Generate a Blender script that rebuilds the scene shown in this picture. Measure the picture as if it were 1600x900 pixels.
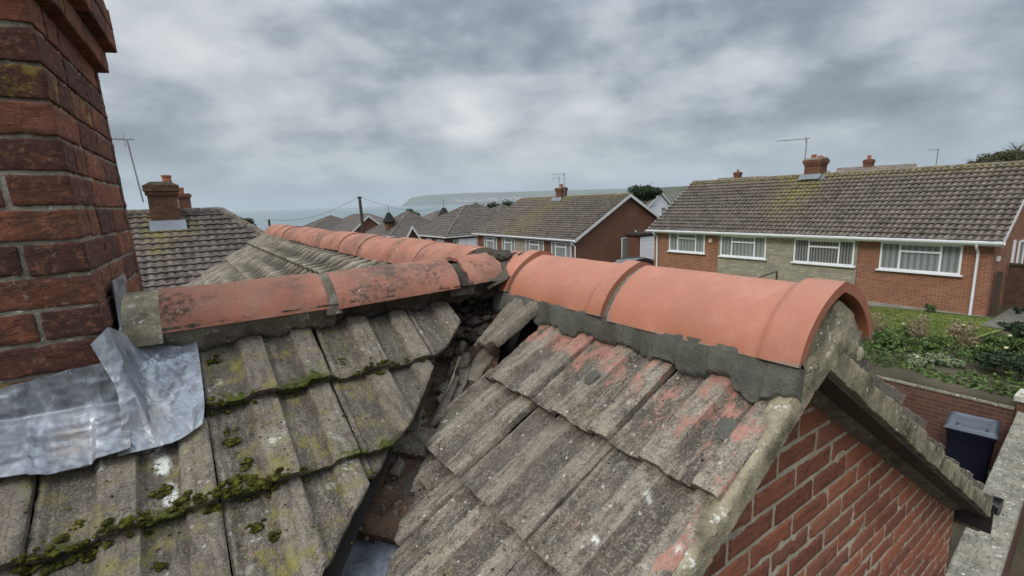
import bpy, math, random
import numpy as np
from mathutils import Vector, Matrix, Euler
for o in list(bpy.data.objects): bpy.data.objects.remove(o)
scn = bpy.context.scene
col = scn.collection
random.seed(5)
RNG = np.random.default_rng(5)
R_ = math.radians

# ------------------------------------------------------------------ camera
# world: +Y runs along the main ridge (away, towards the sea), +X across it, camera at the origin
FPX, PITCH, ROLL, AZ = 752., R_(10.2), R_(2.0), R_(34.3)
_fh = np.array([math.sin(AZ), math.cos(AZ), 0]); _rh = np.array([math.cos(AZ), -math.sin(AZ), 0]); _up = np.array([0, 0, 1.])
_fw = math.cos(PITCH)*_fh - math.sin(PITCH)*_up
_u = math.cos(PITCH)*_up + math.sin(PITCH)*_fh
_ri = math.cos(ROLL)*_rh - math.sin(ROLL)*_u
_uc = math.cos(ROLL)*_u + math.sin(ROLL)*_rh
cam = bpy.data.cameras.new('camera'); camo = bpy.data.objects.new('camera', cam); col.objects.link(camo)
cam.sensor_width = 36; cam.lens = FPX/1600*36; cam.clip_start = 0.02; cam.clip_end = 60000
camo.matrix_world = Matrix(((_ri[0], _uc[0], -_fw[0], 0), (_ri[1], _uc[1], -_fw[1], 0), (_ri[2], _uc[2], -_fw[2], 0), (0, 0, 0, 1)))
scn.camera = camo

def bearing(px, py, h):
    """point seen at (px,py) of the photograph at horizontal distance h (used only to survey far things)"""
    d = _ri*(px-800)/FPX + _uc*(450-py)/FPX + _fw
    return d*h/math.hypot(d[0], d[1])

# ------------------------------------------------------------------ world, sun, exposure
SUN_EL, SUN_AZ = R_(42), R_(250)
w = bpy.data.worlds.new("World"); scn.world = w; w.use_nodes = True
nt = w.node_tree; nt.nodes.clear()
def N(nt, t, **k):
    n = nt.nodes.new(t)
    for a, b in k.items():
        if a.startswith('_'): n.inputs[int(a[1:])].default_value = b
        else: setattr(n, a, b)
    return n
def ramp(nt, stops, interp='LINEAR'):
    n = nt.nodes.new('ShaderNodeValToRGB'); n.color_ramp.interpolation = interp
    e = n.color_ramp.elements
    while len(e) > 1: e.remove(e[-1])
    e[0].position, e[0].color = stops[0][0], (*stops[0][1], 1)
    for p, c in stops[1:]:
        q = e.new(p); q.color = (*c, 1)
    return n
def g(v): return (v, v, v)
L = nt.links.new
sky = N(nt, 'ShaderNodeTexSky', sky_type='NISHITA', sun_disc=False, sun_elevation=SUN_EL, sun_rotation=SUN_AZ)
sky.air_density = 1.5; sky.dust_density = 2
tc = N(nt, 'ShaderNodeTexCoord')
sep = N(nt, 'ShaderNodeSeparateXYZ'); L(tc.outputs['Generated'], sep.inputs[0])
zc = N(nt, 'ShaderNodeMath', operation='MAXIMUM', _1=0.0); L(sep.outputs[2], zc.inputs[0])
# height squeezed towards the horizon so that the cloud lumps flatten with distance
zp = N(nt, 'ShaderNodeMath', operation='POWER', _1=.72); L(zc.outputs[0], zp.inputs[0])
cb = N(nt, 'ShaderNodeCombineXYZ'); L(sep.outputs[0], cb.inputs[0]); L(sep.outputs[1], cb.inputs[1]); L(zp.outputs[0], cb.inputs[2])
mp = N(nt, 'ShaderNodeMapping'); mp.inputs['Location'].default_value = (3.1, 1.7, .4); mp.inputs['Scale'].default_value = (1, 1, 1.75); L(cb.outputs[0], mp.inputs[0])
n1 = N(nt, 'ShaderNodeTexNoise'); n1.inputs['Scale'].default_value = 4.4; n1.inputs['Detail'].default_value = 10; n1.inputs['Roughness'].default_value = .53; n1.inputs['Distortion'].default_value = .10
n2 = N(nt, 'ShaderNodeTexNoise'); n2.inputs['Scale'].default_value = 1.35; n2.inputs['Detail'].default_value = 4
L(mp.outputs[0], n1.inputs['Vector']); L(mp.outputs[0], n2.inputs['Vector'])
mx = N(nt, 'ShaderNodeMix', data_type='FLOAT'); mx.inputs[0].default_value = .47
L(n1.outputs[0], mx.inputs[2]); L(n2.outputs[0], mx.inputs[3])
cr = ramp(nt, [(0.39, (.185, .212, .250)), (.455, (.255, .29, .337)), (.50, (.36, .40, .45)), (.54, (.48, .515, .555)), (.65, (.73, .745, .76))])
L(mx.outputs[0], cr.inputs[0])
# the cloud layer fades into even, brighter murk at the horizon
hz = N(nt, 'ShaderNodeMapRange'); hz.inputs[1].default_value = 0.0; hz.inputs[2].default_value = .13; L(zc.outputs[0], hz.inputs[0])
hm = N(nt, 'ShaderNodeMix', data_type='RGBA'); hm.inputs[6].default_value = (.42, .53, .60, 1)
hp = N(nt, 'ShaderNodeMath', operation='MULTIPLY_ADD', _1=.75, _2=.25); L(hz.outputs[0], hp.inputs[0])
L(hp.outputs[0], hm.inputs[0]); L(cr.outputs[0], hm.inputs[7])
# overcast luminance grows towards the zenith
zr = N(nt, 'ShaderNodeMapRange'); zr.inputs[1].default_value = .32; zr.inputs[2].default_value = .95; zr.inputs[3].default_value = .86; zr.inputs[4].default_value = 4.6; L(zc.outputs[0], zr.inputs[0])
sc = N(nt, 'ShaderNodeVectorMath', operation='SCALE'); L(hm.outputs[2], sc.inputs[0]); L(zr.outputs[0], sc.inputs['Scale'])
bg1 = N(nt, 'ShaderNodeBackground'); bg1.inputs[1].default_value = 1.0; L(sc.outputs[0], bg1.inputs[0])
bg2 = N(nt, 'ShaderNodeBackground'); bg2.inputs[1].default_value = .08; L(sky.outputs[0], bg2.inputs[0])
ms = N(nt, 'ShaderNodeMixShader'); ms.inputs[0].default_value = .9; L(bg2.outputs[0], ms.inputs[1]); L(bg1.outputs[0], ms.inputs[2])
wo = N(nt, 'ShaderNodeOutputWorld'); L(ms.outputs[0], wo.inputs[0])
sl = bpy.data.lights.new('sun', 'SUN'); sl.energy = 1.4; sl.angle = R_(18); sl.color = (1, .94, .86)
so = bpy.data.objects.new('sun', sl); col.objects.link(so)
_sd = Vector((math.cos(SUN_EL)*math.sin(SUN_AZ), math.cos(SUN_EL)*math.cos(SUN_AZ), math.sin(SUN_EL)))
so.rotation_euler = _sd.to_track_quat('Z', 'Y').to_euler()
scn.view_settings.view_transform = 'Standard'; scn.view_settings.look = 'None'; scn.view_settings.gamma = 1
scn.view_settings.use_curve_mapping = False; scn.view_settings.exposure = 0.30

# ------------------------------------------------------------------ noise
def _h(ix, iy, iz, s):
    n = (ix*374761393 + iy*668265263 + iz*1274126177 + s*974634777) & 0xffffffff
    n = ((n ^ (n >> 13))*1274126177) & 0xffffffff
    n = n ^ (n >> 16)
    return (n & 0xffff)/65535.0
def vnoise(P, s=0):
    P = np.asarray(P, float); I = np.floor(P).astype(np.int64); f = P-I; f = f*f*(3-2*f)
    r = 0
    for a in (0, 1):
        for b in (0, 1):
            for c in (0, 1):
                wgt = (f[..., 0] if a else 1-f[..., 0])*(f[..., 1] if b else 1-f[..., 1])*(f[..., 2] if c else 1-f[..., 2])
                r = r + wgt*_h(I[..., 0]+a, I[..., 1]+b, I[..., 2]+c, s)
    return r*2-1
def fbm(P, oct=4, s=0, rough=.5):
    P = np.asarray(P, float); a = 1.; r = 0; t = 0
    for o in range(oct):
        r = r + a*vnoise(P*(2.03**o)+o*17.3, s+o); t += a; a *= rough
    return r/t
def sst(a, b, x):
    t = np.clip((x-a)/(b-a), 0, 1); return t*t*(3-2*t)

# ------------------------------------------------------------------ materials
MATS = {}
class M:
    """tiny node builder"""
    def __init__(s, name, rough=.85, spec=.3):
        s.m = bpy.data.materials.new(name); s.m.use_nodes = True; s.t = s.m.node_tree
        s.b = s.t.nodes['Principled BSDF']; s.b.inputs['Roughness'].default_value = rough
        s.b.inputs['Specular IOR Level'].default_value = spec
        s.tc = s.t.nodes.new('ShaderNodeTexCoord'); s.co = s.tc.outputs['Object']; MATS[name] = s.m; s.hs = None
    def lk(s, a, b): s.t.links.new(a, b)
    def map(s, scale=(1, 1, 1), rot=(0, 0, 0), src=None):
        n = s.t.nodes.new('ShaderNodeMapping'); n.inputs['Scale'].default_value = scale; n.inputs['Rotation'].default_value = rot
        s.lk(src or s.co, n.inputs[0]); return n.outputs[0]
    def noise(s, sc, det=4, rough=.5, co=None, dist=0):
        n = s.t.nodes.new('ShaderNodeTexNoise'); n.inputs['Scale'].default_value = sc; n.inputs['Detail'].default_value = det
        n.inputs['Roughness'].default_value = rough; n.inputs['Distortion'].default_value = dist; s.lk(co or s.co, n.inputs['Vector']); return n.outputs[0]
    def voro(s, sc, co=None, out='Distance', rnd=1):
        n = s.t.nodes.new('ShaderNodeTexVoronoi'); n.inputs['Scale'].default_value = sc; n.inputs['Randomness'].default_value = rnd
        s.lk(co or s.co, n.inputs['Vector']); return n.outputs[out]
    def ramp(s, src, stops, interp='LINEAR'):
        n = ramp(s.t, stops, interp); s.lk(src, n.inputs[0]); return n.outputs[0]
    def mask(s, src, a, b):
        n = s.t.nodes.new('ShaderNodeMapRange'); n.inputs[1].default_value = a; n.inputs[2].default_value = b; s.lk(src, n.inputs[0]); return n.outputs[0]
    def math(s, op, a, b=None, c=None):
        n = s.t.nodes.new('ShaderNodeMath'); n.operation = op
        for i, v in enumerate((a, b, c)):
            if v is None: continue
            if isinstance(v, (int, float)): n.inputs[i].default_value = v
            else: s.lk(v, n.inputs[i])
        return n.outputs[0]
    def mix(s, f, a, b, mode='MIX'):
        n = s.t.nodes.new('ShaderNodeMix'); n.data_type = 'RGBA'; n.blend_type = mode
        for i, v in ((0, f), (6, a), (7, b)):
            if isinstance(v, (int, float)): n.inputs[i].default_value = v
            elif isinstance(v, tuple): n.inputs[i].default_value = (*v, 1)
            else: s.lk(v, n.inputs[i])
        return n.outputs[2]
    def attr(s, name):
        n = s.t.nodes.new('ShaderNodeAttribute'); n.attribute_name = name; return n.outputs['Fac']
    def sep(s, src=None):
        n = s.t.nodes.new('ShaderNodeSeparateXYZ'); s.lk(src or s.co, n.inputs[0]); return n.outputs
    def comb(s, x, y, z=0.0):
        n = s.t.nodes.new('ShaderNodeCombineXYZ')
        for i, v in enumerate((x, y, z)):
            if isinstance(v, (int, float)): n.inputs[i].default_value = v
            else: s.lk(v, n.inputs[i])
        return n.outputs[0]
    def color(s, c):
        if isinstance(c, tuple): s.b.inputs['Base Color'].default_value = (*c, 1)
        else: s.lk(c, s.b.inputs['Base Color'])
    def rough(s, r): s.lk(r, s.b.inputs['Roughness'])
    def bump(s, src, strength=.5, dist=.01):
        n = s.t.nodes.new('ShaderNodeBump'); n.inputs['Strength'].default_value = strength; n.inputs['Distance'].default_value = dist
        s.lk(src, n.inputs['Height'])
        if s.hs: s.lk(s.hs, n.inputs['Normal'])
        s.hs = n.outputs[0]; s.lk(s.hs, s.b.inputs['Normal'])

def plain(name, c, rough=.6, var=.12, sc=8, spec=.3, metal=0, bump=0):
    m = M(name, rough, spec); n = m.noise(sc, 4)
    lo = tuple(v*(1-var) for v in c); hi = tuple(min(1, v*(1+var)) for v in c)
    m.color(m.ramp(n, [(.3, lo), (.7, hi)])); m.b.inputs['Metallic'].default_value = metal
    if bump: m.bump(m.noise(sc*6, 3), bump, .01)
    return m.m

def mat_old_tile():
    m = M('weathered_concrete_tile', .95, .15)
    a = m.noise(3.2, 6, .6); b = m.noise(21, 5, .65); f = m.noise(150, 3, .7)
    base = m.ramp(a, [(.32, (.100, .082, .066)), (.5, (.180, .150, .120)), (.68, (.290, .245, .195))])
    base = m.mix(m.mask(b, .42, .66), base, (.27, .23, .175))
    base = m.mix(m.math('MULTIPLY', m.mask(m.attr('pan'), .2, 1.), m.mask(m.noise(12, 5, .6), .25, .6)), base, (.085, .072, .058))  # pan dirt, also painting in the faint shading between the rolls
    base = m.mix(m.math('MULTIPLY', m.mask(m.noise(6.5, 5, .6), .5, .68), .75), base, (.075, .068, .058))
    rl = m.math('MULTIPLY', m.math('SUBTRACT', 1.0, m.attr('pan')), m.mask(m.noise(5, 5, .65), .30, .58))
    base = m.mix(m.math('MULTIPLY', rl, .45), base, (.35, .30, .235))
    # exposed aggregate: pale and dark grains
    v = m.voro(330); vc = m.voro(330, out='Color'); s = m.sep(vc)
    base = m.mix(m.math('MULTIPLY', m.mask(s[0], .60, .98), .5), base, (.44, .38, .29))
    base = m.mix(m.math('MULTIPLY', m.mask(s[1], .55, .95), .62), base, (.035, .032, .028))
    stk = m.noise(7, 6, .7, co=m.map((1, 1, 1), src=m.comb(m.attr('su'), m.attr('sv'), m.attr('rnd'))), dist=.3)
    base = m.mix(m.math('MULTIPLY', m.mask(stk, .50, .66), .7), base, (.070, .060, .050))
    base = m.mix(m.math('MULTIPLY', m.mask(stk, .48, .34), .45), base, (.36, .32, .25))
    base = m.mix(m.math('MULTIPLY', m.math('SUBTRACT', m.attr('rnd'), .35), .5), base, (.09, .078, .068))
    dn = m.voro(46, co=m.map((1, 1, 1))); dc = m.sep(m.voro(46, out='Color'))
    dots = m.math('MULTIPLY', m.mask(m.math('ADD', dn, m.math('MULTIPLY', m.noise(120, 3), .35)), .40, .30), m.mask(dc[2], .80, .84))
    base = m.mix(m.math('MULTIPLY', dots, .75), base, (.47, .45, .38))
    dk2 = m.math('MULTIPLY', m.mask(m.noise(30, 7, .85), .53, .64), .82)
    base = m.mix(dk2, base, (.045, .037, .030))
    base = m.mix(m.math('MULTIPLY', m.attr('dark_mix'), m.math('MULTIPLY_ADD', m.noise(7, 5, .7), 1.3, -.15)), base, (.062, .052, .040))
    # lichens
    ol = m.math('MULTIPLY', m.attr('lichen'), m.mask(m.noise(14, 6, .75), .52, .70))
    base = m.mix(m.math('MULTIPLY', ol, .75), base, (.24, .215, .045))
    wl = m.math('MULTIPLY', m.mask(m.noise(9, 2, .5), .64, .70), m.mask(m.noise(60, 4, .7), .50, .60))
    base = m.mix(m.math('MULTIPLY', wl, .75), base, (.52, .52, .46))
    wa = m.math('MULTIPLY', m.attr('white'), m.mask(m.noise(70, 4, .75), .42, .5))
    base = m.mix(wa, base, (.62, .62, .56))
    # flaking red surface left near the ridge, fresh pale scrapes
    svn = m.noise(3.2, 6, .72, co=m.comb(m.attr('su'), m.math('MULTIPLY', m.attr('sv'), 2.2), m.attr('rnd')))
    rd = m.math('ADD', m.attr('red'), m.math('MULTIPLY', m.math('SUBTRACT', svn, .5), 2.6))
    rc = m.mix(m.mask(m.noise(45, 5, .75), .35, .65), (.27, .125, .090), (.42, .215, .165))
    base = m.mix(m.math('MULTIPLY', m.math('MULTIPLY', m.mask(rd, .38, .62), .88), m.mask(m.noise(80, 5, .8), .30, .50)), base, rc)
    mo = m.math('ADD', m.attr('moss'), m.math('MULTIPLY', m.math('SUBTRACT', m.noise(24, 5, .7), .5), 1.6))
    mc = m.mix(m.mask(m.noise(90, 3), .3, .7), (.022, .028, .010), (.085, .095, .022))
    base = m.mix(m.mask(mo, .55, .75), base, mc)
    m.color(base)
    m.bump(m.noise(30, 5, .6), .5, .008)
    h = m.math('SUBTRACT', 1.0, v); m.bump(h, .55, .003); m.bump(f, .6, .003)
    return m.m
def mat_brick(name='weathered_facing_brick', soot=0., lift=1.):
    m = M(name, .93, .15)
    r = m.attr('rnd')
    cs_ = [(0, (.075, .034, .028)), (.2, (.140, .052, .036)), (.45, (.215, .080, .048)), (.7, (.285, .105, .060)), (.88, (.15, .068, .050)), (1, (.29, .115, .068))]
    base = m.ramp(r, [(p_, tuple(v_*lift for v_ in c_)) for p_, c_ in cs_])
    st = m.noise(13, 6, .75, co=m.map((1, 1, 2.4)), dist=.9)
    base = m.mix(m.mask(st, .50-.10*soot, .70-.10*soot), base, m.mix(.68, base, (.045, .030, .026)))
    base = m.mix(m.math('MULTIPLY', m.mask(m.noise(4.5, 5, .7), .40, .62), soot), base, (.055, .038, .032))
    base = m.mix(m.math('MULTIPLY', m.mask(m.noise(60, 4, .7), .52, .72), .5), base, (.42, .19, .11))
    base = m.mix(m.math('MULTIPLY', m.mask(m.noise(240, 2), .60, .7), .5), base, (.05, .03, .025))
    base = m.mix(m.math('MULTIPLY', m.mask(m.noise(28, 5, .75), .66, .72), .75), base, (.40, .39, .32))
    ly = m.math('MULTIPLY', m.attr('lichen'), m.mask(m.noise(20, 5, .7), .5, .6))
    base = m.mix(ly, base, (.30, .25, .04))
    m.color(base)
    m.bump(m.noise(26, 6, .7, co=m.map((1, 1, 2)), dist=.8), .8, .012); m.bump(m.noise(170, 4, .7), .6, .004)
    return m.m
def mat_mortar(name, c, c2, white=.6):
    m = M(name, .95, .1)
    base = m.ramp(m.noise(13, 5, .6), [(.3, c), (.7, c2)])
    base = m.mix(m.math('MULTIPLY', m.mask(m.noise(45, 4, .75), .60, .66), white), base, (.62, .60, .54))
    base = m.mix(m.math('MULTIPLY', m.mask(m.noise(200, 3), .55, .7), .4), base, tuple(v*.3 for v in c))
    m.color(base); m.bump(m.noise(60, 5, .7), .8, .008); m.bump(m.voro(260), .35, .003)
    return m.m
def mat_new_ridge():
    m = M('new_terracotta', .5, .4)
    n = m.noise(5, 5, .6)
    base = m.ramp(n, [(.3, (.300, .108, .060)), (.7, (.385, .150, .088))])
    base = m.mix(m.math('MULTIPLY', m.mask(m.noise(9, 6, .75, dist=1), .52, .72), .22), base, (.56, .30, .22))
    base = m.mix(m.math('MULTIPLY', m.mask(m.noise(70, 5, .8), .635, .67), .5), base, (.20, .085, .055))
    base = m.mix(m.math('MULTIPLY', m.mask(m.math('ADD', m.attr('dark'), m.math('MULTIPLY', m.math('SUBTRACT', m.noise(30, 5, .7), .5), 1.3)), .55, .8), .8), base, (.20, .165, .13))
    base = m.mix(m.math('MULTIPLY', m.mask(m.noise(55, 5, .8, co=m.map((1, .35, 1))), .60, .70), .22), base, (.30, .13, .09))
    m.color(base); m.rough(m.ramp(n, [(.3, g(.40)), (.7, g(.60))]))
    m.bump(m.noise(12, 4), .25, .006); m.bump(m.noise(220, 3), .35, .003)
    return m.m
def mat_old_ridge():
    m = M('old_terracotta', .9, .2)
    base = m.ramp(m.noise(7, 5, .6), [(.3, (.26, .105, .070)), (.7, (.39, .170, .115))])
    base = m.mix(m.math('MULTIPLY', m.mask(m.noise(16, 6, .75), .44, .64), .6), base, (.27, .175, .125))
    st = m.math('MULTIPLY', m.mask(m.noise(5.5, 4, .6), .50, .60), m.mask(m.noise(55, 6, .8), .46, .56))
    base = m.mix(m.math('MULTIPLY', st, .85), base, (.055, .045, .038))
    dk = m.math('MULTIPLY', m.attr('dark'), m.mask(m.noise(26, 6, .75), .34, .56))
    base = m.mix(m.math('MULTIPLY', dk, .85), base, (.085, .07, .058))
    base = m.mix(m.math('MULTIPLY', m.mask(m.noise(95, 4, .8), .62, .66), .8), base, (.05, .04, .035))
    base = m.mix(m.mask(m.noise(40, 2), .735, .75), base, (.5, .5, .46))
    m.color(base); m.bump(m.noise(30, 5, .6), .4, .006); m.bump(m.noise(170, 3), .5, .003)
    return m.m
def mat_lead():
    m = M('weathered_lead', .5, .5); m.b.inputs['Metallic'].default_value = .45
    n = m.noise(11, 8, .72, dist=.8, co=m.map((1.6, 1, .7)))
    base = m.ramp(n, [(.30, (.095, .105, .12)), (.44, (.175, .19, .21)), (.55, (.26, .28, .31)), (.66, (.38, .405, .43)), (.76, (.54, .56, .575))])
    base = m.mix(m.math('MULTIPLY', m.mask(m.noise(3.2, 5, .7, dist=1.4), .60, .68), .55), base, (.14, .15, .17))
    scr = m.noise(16, 6, .8, dist=2.0, co=m.map((1, 3, .5), (0, .5, .4)))
    base = m.mix(m.math('MULTIPLY', m.mask(scr, .60, .66), .55), base, (.50, .53, .56))
    base = m.mix(m.math('MULTIPLY', m.mask(scr, .37, .32), .6), base, (.06, .07, .085))
    sm = m.math('MULTIPLY', m.attr('rust'), m.mask(m.noise(30, 5, .7), .36, .6))
    base = m.mix(m.math('MULTIPLY', sm, .55), base, (.25, .18, .12))
    base = m.mix(m.math('MULTIPLY', m.mask(m.noise(38, 5, .75, dist=1), .66, .70), .6), base, (.12, .085, .05))
    m.color(base); m.rough(m.ramp(m.noise(14, 4), [(.3, g(.32)), (.7, g(.55))]))
    m.bump(m.noise(9, 3, .5, dist=.5), .35, .012); m.bump(m.noise(80, 4, .6), .22, .003)
    return m.m
def mat_far_roof(name, dark, light, lich=.5, sc=1.0, pan_dirt_shade=.45):
    m = M(name, .95, .12)
    c = m.ramp(m.noise(1.1*sc, 6, .7), [(.3, dark), (.7, light)])
    st = m.noise(3.6, 3, .6, co=m.map((1, 2.5, .5)))
    c = m.mix(m.math('MULTIPLY', m.mask(st, .42, .75), .6), c, tuple(v*.6 for v in dark), 'MIX')
    s = m.sep(m.voro(7, co=m.map((1, 1, 1)), out='Color'))
    c = m.mix(m.math('MULTIPLY', m.mask(s[0], .3, 1.), .5), c, tuple(min(1, v*1.6) for v in light))
    c = m.mix(m.math('MULTIPLY', m.mask(m.noise(24, 3, .7), .56, .66), .35), c, (.42, .40, .34))
    c = m.mix(m.math('MULTIPLY', m.attr('pan'), m.math('MULTIPLY_ADD', m.noise(9, 4, .6), .9, pan_dirt_shade-.45)), c, tuple(v*.30 for v in dark))  # grooves darkened in colour: dirt plus the shade that soft light leaves out
    ly = m.math('MULTIPLY', m.attr('lichen'), m.mask(m.noise(3.5, 6, .75), .42, .56))
    c = m.mix(m.math('MULTIPLY', ly, .75), c, (.22, .19, .045))
    m.color(c); m.bump(m.noise(30, 4), .4, .02)
    return m.m
def mat_far_brick(name, c1, c2, mortar, jamb=.0):
    m = M(name, .93, .12)
    s = m.sep(); u = m.math('ADD', s[0], s[1]); v = m.comb(u, s[2])
    n = m.t.nodes.new('ShaderNodeTexBrick'); n.inputs['Scale'].default_value = 1; n.inputs['Brick Width'].default_value = .225
    n.inputs['Row Height'].default_value = .075; n.inputs['Mortar Size'].default_value = .006; n.inputs['Mortar Smooth'].default_value = .3; n.inputs['Bias'].default_value = -.1
    n.inputs['Color1'].default_value = (*c1, 1); n.inputs['Color2'].default_value = (*c2, 1); n.inputs['Mortar'].default_value = (*mortar, 1)
    m.lk(v, n.inputs['Vector'])
    c = m.mix(m.math('MULTIPLY', m.mask(m.noise(1.2, 5, .7), .4, .75), .45), n.outputs[0], tuple(v*.45 for v in c1))
    c = m.mix(m.math('MULTIPLY', m.mask(m.noise(14, 4, .7), .5, .7), .3), c, tuple(min(1, v*1.5) for v in c2))
    m.color(c); m.bump(n.outputs['Fac'], -.4, .01); m.bump(m.noise(40, 3), .3, .01)
    return m.m
def mat_stone():
    m = M('stone_cladding', .93, .1)
    s = m.sep(); v = m.comb(m.math('ADD', s[0], s[1]), s[2])
    n = m.t.nodes.new('ShaderNodeTexBrick'); n.inputs['Scale'].default_value = 1; n.inputs['Brick Width'].default_value = .42
    n.offset_frequency = 2; n.squash = .6; n.squash_frequency = 3
    n.inputs['Row Height'].default_value = .105; n.inputs['Mortar Size'].default_value = .008; n.inputs['Bias'].default_value = 0
    n.inputs['Color1'].default_value = (.40, .35, .26, 1); n.inputs['Color2'].default_value = (.24, .225, .18, 1); n.inputs['Mortar'].default_value = (.16, .145, .115, 1)
    m.lk(v, n.inputs['Vector'])
    c = m.mix(m.math('MULTIPLY', m.mask(m.noise(5, 5, .7), .4, .7), .45), n.outputs[0], (.19, .19, .16))
    m.color(c); m.bump(n.outputs['Fac'], -.5, .02); m.bump(m.noise(18, 5, .7), .6, .02)
    return m.m
TILE = mat_old_tile(); BRICK = mat_brick(); BRICKG = mat_brick('gable_brick', 0., 1.35); BRICKC = mat_brick('sooty_stack_brick', .55)
MORT_OLD = mat_mortar('old_lime_mortar', (.085, .074, .056), (.22, .195, .150), .45)
MORT_LICH = mat_mortar('lichened_mortar', (.085, .075, .050), (.40, .35, .24), .9)
MORT_NEW = mat_mortar('fresh_mortar', (.080, .079, .066), (.125, .121, .101), .0)
MORT_DARK = mat_mortar('dark_crumbling_mortar', (.032, .028, .022), (.10, .088, .070), .06)
BJOINT = mat_mortar('brick_joint_mortar', (.33, .28, .205), (.56, .49, .38), .6)
NEWR = mat_new_ridge(); OLDR = mat_old_ridge(); LEAD = mat_lead()
DIRT = mat_mortar('dirt_debris', (.050, .034, .024), (.145, .092, .060), .25)
SLATE = plain('smooth_grey_slate', (.10, .088, .072), .7, .35, 7, bump=.4)
DECK = plain('roofing_felt', (.018, .016, .014), .9)
WOOD = plain('grey_timber', (.17, .145, .11), .85, .35, 20, bump=.5)
BLACKP = plain('black_plastic', (.016, .017, .019), .35, .2, 5, .5)
SOFF = plain('dark_soffit_board', (.055, .045, .034), .85, .4, 9, bump=.6)
WHITE = plain('white_upvc', (.74, .75, .76), .4, .05, 3, .4)
WHITED = plain('weathered_white_paint', (.60, .60, .58), .6, .12, 6)
POT = plain('chimney_pot_clay', (.34, .12, .075), .85, .25, 12)
GLASS = M('window_glass', .06, .8); GLASS.color((.03, .036, .042)); GLASS.b.inputs['Alpha'].default_value = .20; GLASS = GLASS.m
def mat_curtain(name, a, b, freq):
    m = M(name, .9, .1); s = m.sep(); w_ = m.math('SINE', m.math('MULTIPLY', m.math('ADD', s[0], s[1]), freq))
    m.color(m.mix(m.mask(m.math('ADD', w_, m.noise(8, 3)), -.3, 1.3), a, b)); return m.m
CURT = mat_curtain('net_curtain', (.36, .39, .37), (.60, .64, .61), 33)
BLIND = mat_curtain('vertical_blind', (.16, .165, .155), (.48, .48, .44), 55)
FROOF1 = mat_far_roof('brown_tile_roof', (.072, .058, .048), (.160, .134, .110))
FROOF2 = mat_far_roof('grey_tile_roof', (.070, .056, .051), (.150, .123, .112))
FROOF3 = mat_far_roof('dark_tile_roof', (.052, .044, .039), (.105, .091, .080))
RIBROOF = mat_far_roof('ribbed_tile_roof', (.15, .130, .098), (.26, .228, .176), sc=1.2, pan_dirt_shade=1.5)
FB1 = mat_far_brick('orange_brick_wall', (.29, .120, .068), (.19, .078, .048), (.36, .30, .23))
FB2 = mat_far_brick('brown_brick_wall', (.175, .080, .050), (.115, .055, .038), (.15, .10, .072))
FB3 = mat_far_brick('garden_brick_wall', (.13, .062, .044), (.085, .043, .034), (.14, .115, .09))
STONE = mat_stone()
GRASSM = M('grass_blade', .8, .2); GRASSM.color(GRASSM.ramp(GRASSM.noise(2.5, 4), [(.35, (.080, .115, .025)), (.65, (.18, .20, .055))])); GRASSM = GRASSM.m
def leafmat(name, a, b, sc=6):
    m = M(name, .7, .25); m.color(m.ramp(m.noise(sc, 4, .7), [(.32, a), (.68, b)])); return m.m
LEAF1 = leafmat('green_leaf', (.03, .055, .014), (.10, .15, .035)); LEAF2 = leafmat('dark_leaf', (.010, .022, .010), (.035, .06, .02))
LEAF3 = leafmat('dry_stem', (.13, .10, .06), (.30, .235, .15)); LEAF4 = leafmat('sage_leaf', (.10, .13, .07), (.26, .30, .17))
FLOWER = plain('pale_petal', (.45, .45, .25), .7)
BARK = plain('bark', (.06, .048, .036), .9, .3, 15, bump=.5)
MOSSM = M('moss', 1, .05); MOSSM.color(MOSSM.ramp(MOSSM.noise(70, 4, .7), [(.35, (.022, .025, .008)), (.5, (.065, .065, .015)), (.66, (.19, .18, .035))])); MOSSM.bump(MOSSM.noise(180, 4, .7), 1, .01); MOSSM = MOSSM.m

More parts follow.
